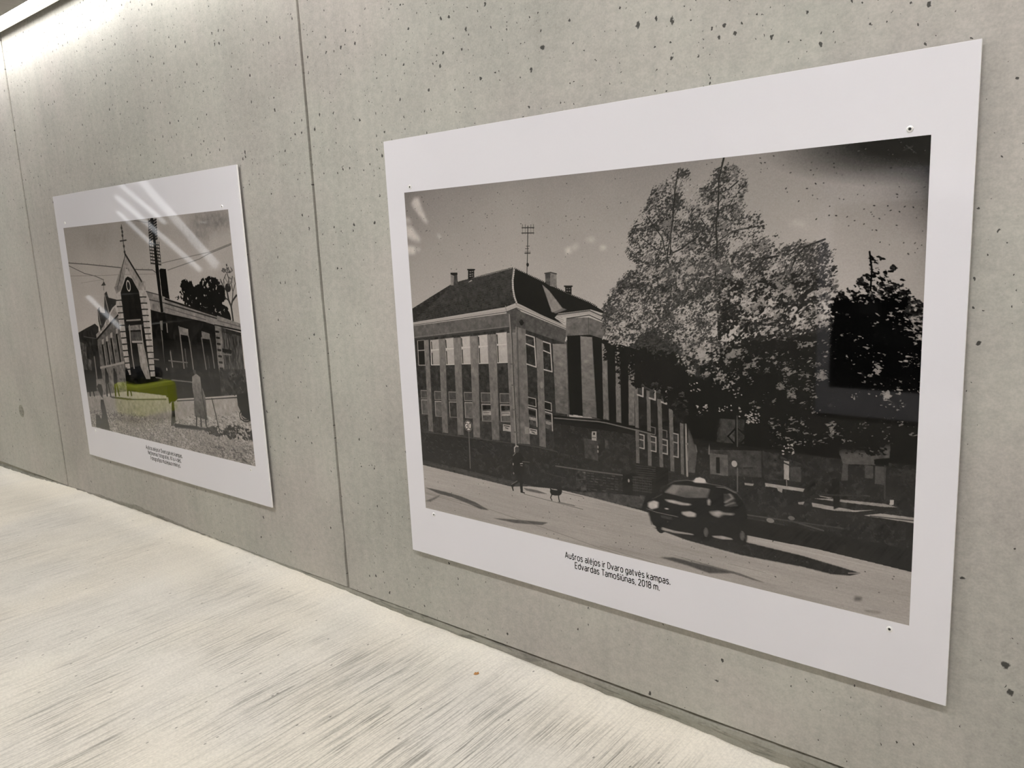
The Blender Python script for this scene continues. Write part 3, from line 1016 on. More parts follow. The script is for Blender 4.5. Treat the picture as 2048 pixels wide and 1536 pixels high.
    s.poly(at(c9, 1895, 430, 1950, 500, 2000, 690, 2010, 800, 1985, 1060, 1900, 1060), 74, 1, 0, 5)
    s.line(at(c9, 1920, 450, 1975, 600, 2008, 790), 4, 96)
    s.line(at(c9, 860, 424, 1200, 506, 1470, 572), 5, 98)
    s.line(at(c9, 900, 412, 1240, 494, 1460, 556), 5, 34)
    # basement, railings, low walls
    s.poly(at(c6, 60, 850, 185, 866, 960, 966, 1190, 1004, 1340, 1042, 2000, 1180, 2048, 1420, 1400, 1350, 1000, 1300, 195, 1130), 43, 1, 0, 4)
    for i in range(34):
        gx, gy = i % 9, i // 9
        x = 235 + gx * 66 + s.rng.normal(0, 8)
        y = 895 + gy * 46 + gx * 8 + s.rng.normal(0, 8)
        if x < 840 - gy * 60:
            p = s.map(at(c6, x, y))[0]
            s.stamp(p[0], p[1], 15, 9, 0.2, 14, .9)
            s.stamp(p[0] + 1, p[1] + 5, 13, 2.5, 0.2, 66, .9)
    s.line(at(c6, 190, 868, 960, 966, 1190, 1002, 1345, 1040), 2.4, 70)
    s.poly(at(c6, 195, 1108, 960, 1288, 1300, 1370, 1300, 1390, 960, 1340, 195, 1160), 58, 1, 0, 5)
    s.line(at(c6, 200, 1130, 960, 1306), 3, 66)
    s.line(at(c9, 200, 972, 520, 1020, 1070, 1092), 5.5, 82)
    s.poly(at(c9, 455, 1030, 585, 1050, 600, 1310, 470, 1300), 54, 1, 0, 10)
    s.line(at(c9, 470, 1150, 590, 1140), 3, 66)
    for k in range(7):
        y = 1060 + 34 * k
        for j in range(9):
            x = 600 + 52 * j + s.rng.normal(0, 6)
            if s.rng.random() < .8 and x < 1060:
                s.line(at(c9, x, y + (x - 600) * .12, x + 34, y + 5 + (x - 600) * .12), 3, s.rng.uniform(44, 78))
    for k in range(6):
        s.line(at(c9, 1180, 1110 + 34 * k, 1430, 1140 + 34 * k), 2.2, 66)
        s.line(at(c9, 1230, 965 + 28 * k, 1480, 990 + 28 * k), 2, 60)
        s.line(at(c9, 1640, 1080 + 20 * k, 1860, 1105 + 20 * k), 1.8, 52)
    for k in range(12):
        s.line(at(c9, 1180 + 22 * k, 1110 + 3 * k, 1182 + 22 * k, 1290 + 3 * k), 1.8, 58)
    s.poly(at(c9, 1060, 1080, 1180, 1090, 1190, 1340, 1060, 1330), 24)
    s.poly(at(c9, 1480, 980, 1640, 1000, 1640, 1220, 1490, 1200), 26, 1, 1)
    s.disc(at(c9, 1136, 1160)[0], 4, 7, 130)
    for k in range(5):
        s.line(at(c9, 60 + 30 * k, 1060 + 8 * k, 180 + 36 * k, 1090 + 8 * k), 2, 56)
    # signs on the wall
    for q in ((878, 802, 944, 812, 946, 868, 880, 860), (1104, 838, 1170, 850, 1172, 896, 1106, 884)):
        s.poly(at(c6, *q), 146, 1, 0, 4)
        s.line(at(c6, q[0] + 10, q[1] + 14, q[2] - 10, q[3] + 12), 3.5, 44)
        s.line(at(c6, q[0] + 22, q[1] + 32, q[2] - 22, q[3] + 30), 4, 60)
    s.poly(at(c6, 1064, 822, 1100, 830, 1104, 890, 1066, 884), 118, 1, 0, 4)
    # rain pipe
    s.line(at(c3, 1104, 1236, 1118, 1440), 7, 120)
    s.line(at(c3, 1112, 1236, 1126, 1440), 2.5, 50)
    s.line(at(c6, 944, -5, 962, 460, 990, 985), 8, 116)
    s.line(at(c6, 953, -5, 972, 460, 1000, 985), 3, 44)
    for yy, xx in ((290, 955), (470, 964), (680, 974), (870, 984)):
        s.line(at(c6, xx - 10, yy, xx + 12, yy + 2), 5, 84)

    # ---- backdrop right: house fronts, kerbs, signs in the shade of the trees
    s.poly(at(c8, 700, 62, 1040, 70, 1040, 240, 705, 220), 58, 1, 0, 5)
    s.poly(at(c8, 702, 84, 818, 96, 820, 232, 706, 216), 82, 1, 0, 5)
    s.poly(at(c8, 742, 110, 766, 112, 768, 214, 744, 210), 34)
    s.line(at(c8, 700, 0, 698, 90), 4, 108)
    s.poly(at(c8, 1040, 66, 1290, 150, 1290, 270, 1050, 250), 50, 1, 0, 6)
    s.poly(at(c8, 1220, 170, 1285, 172, 1285, 270, 1220, 262), 66, 1, 1, 6)
    s.line(at(c8, 1036, 60, 1040, 250), 5, 40)
    s.poly(at(c7, 1090, 1180, 1240, 1190, 1235, 1400, 1075, 1380), 62, 1, 1, 6)
    s.poly(at(c7, 1260, 1190, 1330, 1180, 1330, 1400, 1265, 1400), 50, 1, 1, 6)
    s.line(at(c7, 1250, 1258, 1342, 1338, 1256, 1420, 1178, 1334, 1250, 1258), 5, 26)
    s.line(at(c7, 1255, 1150, 1258, 1420), 5, 72)
    s.poly(at(b2, 410, 420, 940, 440, 920, 800, 760, 810, 480, 850, 400, 760), 70, 1, 1, 10)
    s.poly(at(b2, 400, 730, 780, 770, 770, 870, 440, 860), 76, 1, 0, 4)
    s.poly(at(b2, 440, 850, 492, 860, 490, 1030, 420, 1030), 66, 1, 0, 4)
    s.poly(at(b2, 664, 870, 750, 880, 748, 1010, 664, 1005), 64, 1, 0, 4)
    s.poly(at(b2, 770, 880, 882, 890, 876, 1080, 766, 1060), 68, 1, 0, 4)
    s.poly(at(b2, 760, 815, 905, 820, 900, 868, 762, 862), 22)
    for fr, pts, t in ((b2, (120, 1256, 350, 1296, 560, 1334, 770, 1330, 570, 1352, 330, 1336, 128, 1296), 134), (b2, (130, 1212, 340, 1216, 870, 1268, 1000, 1304, 860, 1300, 340, 1240), 128),
                       (b2, (196, 1184, 330, 1206, 300, 1212, 206, 1194), 120), (b2, (648, 1386, 830, 1366, 1170, 1410, 1170, 1466), 136), (b2, (640, 1176, 720, 1186, 716, 1196, 640, 1188), 74),
                       (c8, (1056, 274, 1110, 282, 1310, 312, 1300, 332, 1090, 300, 1058, 298), 140), (c8, (925, 274, 985, 280, 980, 294, 926, 288), 126), (c8, (1130, 300, 1170, 306, 1165, 338, 1140, 325), 130),
                       (c8, (1176, 132, 1210, 138, 1210, 258, 1178, 250), 140), (c8, (1268, 398, 1310, 394, 1300, 414, 1270, 412), 120)):
        s.poly(at(fr, *pts), t, 1, 0, 5)
    s.line(at(b2, 720, 1392, 1160, 1440), 3, 60)
    s.poly(at(b2, 922, 1228, 962, 1228, 958, 1282, 916, 1280), 150)
    s.poly(at(b2, 330, 1010, 400, 1010, 410, 1300, 345, 1325), 30, 1, 1)
    s.line(at(b2, 870, 880, 868, 1220), 4, 60)
    s.line(at(c8, 1176, 145, 1210, 160), 4, 40)
    s.line(at(c8, 1194, 258, 1196, 296), 3, 120)
    s.disc(at(c8, 860, 152)[0], 10, 11, 150)
    s.line(at(c8, 880, 180, 880, 330), 5, 84)
    s.line(at(c8, 920, 180, 975, 178), 5, 46)
    for pts, t in (((945, 480, 1230, 520, 1430, 580), 74), ((1090, 500, 1330, 535, 1560, 566), 62), ((945, 500, 1180, 545), 60), ((960, 560, 1060, 580), 56), ((1400, 350, 1720, 358), 54)):
        s.line(at(c8, *pts), 5, t, .8)
    s.poly(at(c8, 940, 500, 1450, 600, 1990, 700, 1990, 845, 1700, 778, 1250, 690, 940, 600), 30, .75, 3, 4)
    s.disc(at(c8, 1090, 515)[0], 13, 8, 110)
    s.disc(at(c8, 1225, 500)[0], 11, 7, 96)

    # ---- trees
    crown_up = at(c4, 690, 365, 730, 400, 790, 450, 800, 530, 860, 480, 905, 560, 960, 400, 1050, 370, 1180, 375, 1270, 440, 1300, 560, 1325, 575, 1260, 640, 1275, 740, 1320, 770, 1400, 850,
                  1460, 940, 1545, 970, 1610, 1060, 1690, 985, 1800, 1030, 1940, 1010, 2010, 1090, 1970, 1190, 2060, 1250, 2090, 1400, 1400, 1500, 60, 1500, 60, 1470, 190, 1330, 310, 1240, 200, 1150,
                  250, 880, 370, 740, 460, 540, 540, 500, 640, 410)
    twigs = [(c4, (670, 420, 640, 600, 622, 850, 600, 1000, 570, 1180, 640, 1350, 700, 1536), 5), (c4, (590, 1150, 700, 1095, 840, 990), 5), (c4, (560, 1150, 530, 1000, 440, 880, 400, 820), 4),
             (c4, (560, 1150, 450, 1080, 360, 1010), 3), (c4, (600, 1140, 604, 1030), 5), (c4, (1058, 318, 1015, 500, 1010, 720, 990, 900, 1000, 1050, 985, 1300, 990, 1536), 6), (c4, (1010, 710, 1080, 610, 1180, 520), 4),
             (c4, (1000, 1040, 1130, 950, 1290, 915, 1400, 900), 4), (c4, (960, 1000, 860, 840), 4), (c4, (1180, 1500, 1300, 1300, 1410, 1180, 1520, 1160), 6), (c4, (1200, 1500, 1440, 1430, 1560, 1360), 5),
             (e1, (280, 1010, 320, 740, 400, 560, 480, 480, 640, 420), 5), (e1, (120, 690, 60, 590, 130, 570), 3), (c4, (1050, 1050, 1000, 1060), 3), (c4, (700, 560, 640, 700), 2),
             (c7, (1070, 60, 1100, 300, 1105, 500), 12), (c7, (1280, 0, 1290, 120, 1240, 330), 9), (c7, (1340, 120, 1500, 80, 1560, 40), 5), (c7, (1640, 240, 1760, 80), 5)]
    for fr, pts, w_ in twigs:
        s.line(at(fr, *pts), w_, 44)
    A = -0.62
    # trunks first, the leaves then hide most of them
    s.poly(at(c7, 800, 560, 850, 560, 900, 900, 930, 1200, 1010, 1400, 890, 1400, 850, 1150, 820, 850), 22, 1, 2)
    s.poly(at(c7, 1320, 300, 1345, 300, 1365, 900, 1352, 1400, 1318, 1400, 1330, 900), 18, 1, 1)
    s.foliage(crown_up, .40, (54, 92), 4.2, A, 2.0, 11, 1.0, 44, .8)
    s.foliage(crown_up, .46, (32, 58), 3.4, A, 2.0, 10, 1.0, 40, .94)
    s.foliage(crown_up, .12, (140, 158), 3.2, A, 1.8, 12, .4, 20, .8)
    for fr, pts, w_ in twigs[:6] + twigs[9:13]:
        s.line(at(fr, *pts), w_ * .85, 38, .75)
    lower = at(c4, 300, 1240, 900, 1100, 1050, 1150, 1200, 1250, 1500, 1280, 2060, 1260, 2060, 1600, 40, 1600, 60, 1470, 190, 1330)
    s.foliage(lower, .5, (36, 78), 5.0, A, 1.8, 18, .8, 30, .85)
    s.foliage(lower, .22, (112, 152), 4.2, A, 1.7, 18, .8, 22, .8)
    # the sunlit side
    mid_left = at(c7, 90, 220, 150, 100, 300, 30, 700, -40, 1150, -40, 1230, 200, 1180, 500, 1080, 740, 900, 810, 720, 700, 560, 640, 380, 620, 240, 580, 130, 540, 100, 400)
    s.foliage(mid_left, .62, (34, 70), 5.2, A, 1.7, 16, .7, 34, .92)
    s.foliage(at(c7, 100, 240, 300, 60, 760, -40, 1100, 0, 1180, 300, 1000, 560, 820, 620, 700, 560, 500, 500, 300, 480, 140, 500), .36, (88, 158), 4.0, -0.45, 1.6, 14, .9, 26, .9)
    s.foliage(mid_left, .30, (34, 62), 3.2, -.5, 1.7, 12, .5, 20, .85)
    s.foliage(at(c7, 700, 520, 900, 440, 1100, 480, 1150, 740, 980, 900, 860, 840, 720, 770), .42, (100, 160), 4.8, -0.45, 1.6, 12, .8, 22, .88)
    s.foliage(at(c7, 90, 330, 420, 330, 480, 520, 240, 600, 110, 560), .38, (120, 170), 4.8, -0.45, 1.6, 10, .7, 20, .9)
    # the shaded right side
    right = at(c7, 1080, -40, 1500, -90, 2048, -40, 2150, 300, 2150, 900, 1900, 1000, 1300, 1000, 1100, 760, 1080, 400)
    s.foliage(right, .72, (18, 42), 6.0, A, 1.7, 22, .8, 40, .93)
    s.foliage(at(c7, 1150, -60, 1500, -90, 2100, 0, 2100, 420, 1700, 480, 1200, 480), .22, (112, 160), 5.0, A, 1.7, 14, 1.0, 26, .85)
    s.foliage(right, .15, (80, 135), 4.4, -.4, 1.7, 14, 1.1, 24, .8)
    for cx_, cy_ in ((1390, 265), (1360, 335), (1460, 400), (1530, 410), (1670, 400), (1335, 480), (1920, 240)):
        p = at(c7, cx_ - 66, cy_ - 40, cx_ + 66, cy_ - 40, cx_ + 66, cy_ + 40, cx_ - 66, cy_ + 40)
        s.foliage(p, .62, (130, 172), 5.0, -.4, 1.6, 10, .4, 14, .85)
    # deep shade under the crowns
    s.foliage(at(c7, 100, 520, 260, 560, 420, 570, 720, 590, 850, 760, 880, 1060, 640, 1040, 520, 930, 400, 950, 330, 860, 240, 930, 210, 760, 120, 680), .66, (15, 34), 5.0, -.3, 1.5, 9, 1.0, 26, .96)
    s.foliage(at(c7, 280, 600, 720, 620, 860, 800, 860, 980, 560, 900, 300, 780), .86, (15, 30), 6.0, -.3, 1.4, 14, .7, 26, .95)
    s.foliage(at(c7, 560, 900, 880, 860, 880, 1150, 760, 1150, 620, 1060), .62, (18, 32), 6.5, -.2, 1.3, 10, .8, 22, .95)
    s.poly(at(c7, 860, 840, 1300, 800, 2100, 720, 2830, 760, 2800, 1380, 2200, 1460, 1480, 1420, 1360, 1180, 1120, 1130, 1060, 1400, 900, 1400), 22, .95, 9, 4)
    s.foliage(at(c7, 1250, 660, 2100, 640, 2830, 800, 2800, 1440, 1460, 1440, 1340, 1000), .10, (70, 130), 4.2, -.3, 1.9, 14, 1.3, 26, .8)
    s.foliage(at(c7, 900, 700, 1300, 760, 1320, 960, 1000, 940), .16, (90, 150), 4.4, -.3, 1.5, 10, 1.0, 20, .85)
    for cx_, cy_, n in ((1390, 1180, 46), (960, 1110, 22), (1330, 1130, 12), (1700, 1440, 20), (1150, 1110, 10), (890, 910, 10), (1240, 970, 8)):
        p = at(c7, cx_ - 60, cy_ - 45, cx_ + 60, cy_ - 45, cx_ + 60, cy_ + 45, cx_ - 60, cy_ + 45)
        s.scatter(p, n, (4, 9), (3, 5.5), (120, 184), (-.6, .4), .9)
    s.poly(at(c7, 800, 1170, 1040, 1120, 1030, 1400, 900, 1400), 23, .95, 6)
    # second tree
    tree2 = at(b1, 820, 68, 880, 115, 920, 130, 1015, 108, 990, 180, 930, 210, 925, 260, 1075, 205, 1100, 260, 1000, 310, 1050, 330, 1200, 330, 1130, 365, 1190, 430, 1250, 480, 1310, 520, 1330, 1540,
               500, 1540, 490, 600, 590, 440, 700, 380, 770, 300, 830, 250, 820, 170, 690, 170, 760, 140, 850, 150)
    s.foliage(tree2, .70, (18, 46), 5.5, .35, 1.7, 6, .6, 26, .95)
    s.line(at(b1, 850, 100, 870, 260, 850, 520), 5, 32)
    s.foliage(at(b1, 520, 540, 640, 490, 800, 490, 950, 450, 1130, 460, 1200, 620, 1170, 760, 1300, 840, 1330, 1540, 480, 1540), .93, (11, 22), 8.0, .2, 1.4, 14, .8, 30, .97)
    s.foliage(at(b1, 560, 440, 800, 400, 1000, 420, 1200, 440, 1310, 540, 1310, 700, 1130, 620, 900, 580, 700, 560), .16, (96, 150), 4.6, .25, 2.0, 10, .8, 24, .85)
    s.foliage(at(b1, 1130, 590, 1310, 540, 1310, 820, 1240, 860), .42, (108, 156), 5.0, .4, 1.8, 10, .8, 22, .85)
    s.foliage(at(b1, 900, 560, 1150, 560, 1310, 800, 1310, 1100, 1120, 1120, 1000, 860, 840, 740), .12, (96, 165), 4.6, .1, 1.8, 10, 1.0, 24, .85)
    s.foliage(at(b1, 500, 700, 1300, 1000, 1290, 1500, 500, 1450), .05, (90, 150), 4.2, .1, 1.8, 8, 1.2, 24, .85)
    s.foliage(at(b1, 60, 1000, 500, 1000, 520, 1300, 60, 1300), .10, (64, 120), 4.2, .1, 1.8, 8, 1.1, 22, .8)
    s.foliage(at(b2, 380, 400, 960, 420, 930, 760, 600, 800, 380, 740), .55, (14, 28), 5.5, .1, 1.6, 10, .9, 26, .95)

    # ---- road
    road = at(c6, 190, 1150, 950, 1336, 1100, 1334, 1270, 1350, 1400, 1370, 1720, 1450, 2048, 1535) + [(1300, 1026), (1494, 1068)] + at(c8, 940, 610, 1400, 700, 2000, 846) + [(1822, 1260), (845, 1025)]
    s.poly(road, (150, 146), 1, 0, 0)
    r = s.mask(road)
    sl, m = r
    tex = s.fbm(m.shape[0], m.shape[1], (60, 9), 4, .6) * 2.0 + s.fbm(m.shape[0], m.shape[1], (5, 6), 3) * 4.0 + s.fbm(m.shape[0], m.shape[1], (120, 170), 2) * 1.8
    s.a[sl] += tex * m
    for pts, t, so, al in ((at(c6, 218, 1344, 300, 1360, 420, 1390, 520, 1420, 640, 1468, 760, 1538, 690, 1528, 560, 1472, 440, 1424, 330, 1396), 66, 1, .9), (at(c6, 215, 1460, 290, 1430, 345, 1405, 330, 1425, 260, 1465), 84, 2, .8),
                           ([(985, 1036), (1040, 1040), (1096, 1045), (1084, 1050), (1030, 1046)], 70, 1, .85),
                           (at(c6, 1050, 1345, 1180, 1370, 1260, 1400, 1180, 1392, 1080, 1370), 74, 1, .85),
                           (at(c8, 340, 560, 920, 650, 1300, 742, 1668, 852, 1600, 868, 1480, 858, 1300, 812, 900, 735, 560, 642), 38, 1, .97),
                           (at(c8, 380, 750, 470, 752, 620, 788, 880, 852, 700, 852, 560, 802), 64, 2, .9), (at(c8, 440, 728, 700, 800, 900, 855, 1060, 915, 980, 896, 800, 838), 84, 1, .8),
                           (at(c8, 1630, 1000, 1680, 1005, 1670, 1030, 1625, 1030), 78, 3, .7), (at(c8, 1690, 1085, 1800, 1100, 1790, 1112, 1700, 1100), 104, 3, .6)):
        s.poly(pts, t, al, so, 3)
    s.line(at(c8, 1590, 852, 1660, 852), 4, 120)
    s.line([(852, 985), (960, 1012), (1100, 1060), (1240, 1110)], 2.4, 112, .7)
    s.line(at(c6, 1060, 1400, 1560, 1530), 2.4, 80, .8)
    s.line(at(c6, 220, 1395, 420, 1450, 700, 1530), 2, 100, .7)
    s.line(at(c8, 820, 790, 1060, 850), 2, 116, .7)
    s.line(at(c8, 0, 680, 360, 790), 2.4, 112, .7)
    s.line(at(c8, 1000, 640, 1990, 870), 3, 166, .5)
    s.line(at(c8, 0, 392, 300, 470), 3, 172, .6)

    # ---- 30 sign
    s.line(at(c6, 588, 870, 600, 1180), 4.5, 92)
    c = at(c6, 583, 818)[0]
    s.disc(c, 22.5, 24.5, 150)
    s.disc(c, 21, 23, 26)
    s.disc(c, 18.0, 20.0, 172)
    for pts in ((559, 800, 570, 794, 580, 801, 577, 813, 568, 817, 579, 823, 581, 836, 571, 844, 559, 838), (590, 799, 598, 794, 606, 801, 608, 819, 606, 837, 598, 844, 590, 838, 588, 819, 590, 799)):
        s.line(at(c6, *pts), 2.3, 24)
    # ---- walker and dog
    s.poly(at(c6, 962, 1070, 985, 1045, 1030, 1050, 1052, 1090, 1058, 1180, 1046, 1240, 1046, 1300, 1050, 1385, 1030, 1388, 1020, 1290, 1000, 1240, 972, 1225, 962, 1150), 20)
    s.poly(at(c6, 1005, 1270, 1030, 1285, 985, 1320, 965, 1340, 972, 1372, 962, 1370, 948, 1325, 985, 1296), 36)
    s.line(at(c6, 952, 1318, 1000, 1288), 3, 96)
    s.line(at(c6, 1040, 1384, 1062, 1390), 5, 24)
    s.poly(at(c6, 972, 1040, 974, 1000, 990, 984, 1010, 992, 1020, 1020, 1010, 1046, 985, 1048), 58)
    s.line(at(c6, 978, 1040, 977, 1004, 990, 989, 1008, 993), 5, 150)
    s.line(at(c6, 984, 1050, 966, 1072), 4, 96)
    s.line(at(c6, 966, 1138, 966, 1150), 5, 140)
    s.line(at(c6, 1028, 1140, 1046, 1138), 4, 140)
    s.line(at(c6, 1030, 1156, 1044, 1158), 3, 120)
    s.line(at(c6, 1044, 1122, 1105, 1128), 2.4, 96)
    s.disc(at(c6, 970, 1222)[0], 4, 5, 100)
    s.poly(at(c6, 1284, 1352, 1300, 1362, 1360, 1362, 1376, 1354, 1384, 1374, 1378, 1398, 1362, 1412, 1320, 1412, 1290, 1404, 1280, 1380), 20)
    s.line(at(c6, 1286, 1360, 1280, 1342), 5, 26)
    s.line(at(c6, 1296, 1404, 1286, 1430, 1296, 1452), 4.5, 24)
    s.line(at(c6, 1352, 1408, 1356, 1440, 1362, 1466), 4.5, 24)
    s.line(at(c6, 1310, 1362, 1340, 1366), 3, 120)
    s.line(at(c6, 1350, 1468, 1490, 1500), 3, 84)
    s.line(at(c6, 1384, 1385, 1560, 1425), 2.4, 110)

    # ---- car, a little blurred along its way
    keep = s.a.copy()
    body = at(c8, 298, 415, 325, 378, 385, 342, 430, 290, 480, 266, 560, 258, 690, 280, 800, 300, 872, 336, 905, 380, 934, 440, 944, 540, 930, 640, 890, 658, 855, 650, 700, 622, 640, 630, 560, 610,
              390, 576, 340, 540, 312, 480)
    s.poly(body, (24, 15), 1, 0, 2)
    s.line(at(c8, 430, 288, 480, 264, 560, 257, 690, 279, 800, 299, 872, 335, 906, 380), 3, 92, .8)
    s.line(at(c8, 640, 400, 655, 470, 650, 560), 3, 48, .8)
    s.line(at(c8, 330, 380, 400, 345), 3, 96, .8)
    s.poly(at(c8, 408, 338, 462, 284, 560, 290, 706, 312, 690, 372, 560, 372), (104, 74), 1, 1, 5)
    s.poly(at(c8, 415, 330, 470, 288, 520, 292, 480, 348), 122, .8, 2)
    s.line(at(c8, 408, 340, 560, 376, 690, 376), 4, 26)
    s.poly(at(c8, 596, 262, 614, 242, 640, 238, 672, 250, 682, 276, 640, 278, 600, 272), 178, 1, 1)
    s.line(at(c8, 600, 274, 682, 280), 3, 60)
    s.poly(at(c8, 308, 400, 345, 386, 376, 396, 372, 434, 330, 446, 306, 428), 168, 1, 2, 8)
    s.poly(at(c8, 522, 458, 580, 454, 616, 470, 612, 494, 560, 492, 524, 476), 156, 1, 2, 6)
    s.poly(at(c8, 410, 378, 470, 384, 540, 402, 592, 410, 570, 420, 520, 418, 430, 396), 150, 1, 2, 6)
    s.poly(at(c8, 414, 434, 440, 436, 438, 446, 416, 444), 160)
    s.line(at(c8, 300, 440, 360, 462, 500, 492), 4, 84)
    s.poly(at(c8, 382, 478, 470, 492, 470, 516, 384, 500), 52, 1, 1)
    s.poly(at(c8, 686, 386, 700, 372, 710, 392, 704, 420, 690, 418), 148, 1, 1)
    s.poly(at(c8, 712, 372, 745, 316, 778, 316, 788, 430, 716, 440), 20)
    s.poly(at(c8, 786, 340, 850, 346, 890, 424, 800, 430), 54, 1, 1, 8)
    s.line(at(c8, 800, 400, 850, 372, 830, 346), 6, 128)
    s.line(at(c8, 800, 420, 860, 400), 5, 104)
    s.line(at(c8, 745, 300, 800, 306, 868, 340), 3, 110)
    s.poly(at(c8, 694, 458, 760, 450, 800, 466, 870, 470, 850, 482, 790, 478, 760, 498, 720, 484), 138, 1, 3, 8)
    s.line(at(c8, 690, 440, 900, 440), 2.4, 44)
    s.line(at(c8, 700, 520, 900, 560), 3, 40)
    for x, y, rx, ry in ((672, 590, 22, 34), (905, 612, 20, 34), (388, 545, 20, 30)):
        s.disc(at(c8, x, y)[0], rx, ry, 14)
        if x > 400:
            s.disc(at(c8, x + 6, y)[0], 9, 18, 96)
            s.line(at(c8, x + 2, y - 24, x + 10, y + 24), 3, 40)
    s.poly(at(c8, 396, 556, 480, 580, 600, 600, 600, 610, 480, 596, 390, 574), 134, 1, 1, 5)
    s.poly(at(c8, 716, 612, 780, 612, 845, 628, 852, 640, 780, 636, 724, 624), 140, 1, 1, 5)
    s.line(at(c8, 312, 455, 330, 540), 4, 90)
    q = s.map(at(c8, 250, 200, 1000, 720))
    x0, x1, y0, y1 = int(q[0, 0]), int(q[1, 0]), int(q[0, 1]), int(q[1, 1])
    win = s.a[y0:y1, x0:x1]
    bl = s.blur(win, 4, (1,))
    mm = np.clip(s.blur((np.abs(win - keep[y0:y1, x0:x1]) > 1).astype(np.float32), 7) * 1.6, 0, 1)
    s.a[y0:y1, x0:x1] = win * (1 - mm) + bl * mm

    # dust and blemishes of the negative
    sky = [(812, 390), (1860, 275), (1850, 520), (1690, 470), (1500, 330), (1330, 330), (1240, 520), (1060, 530), (900, 540), (826, 620)]
    s.scatter(sky, 170, (2, 5.5), (2, 3.6), (38, 84), (-.9, .9), .85)
    s.scatter(road, 70, (3, 7), (2, 4), (50, 90), (-.9, .9), .8)
    s.scatter([(1500, 300), (1860, 275), (1850, 520), (1600, 430)], 60, (3, 7), (2.5, 4), (36, 70), (-.9, .9), .9)
    return s


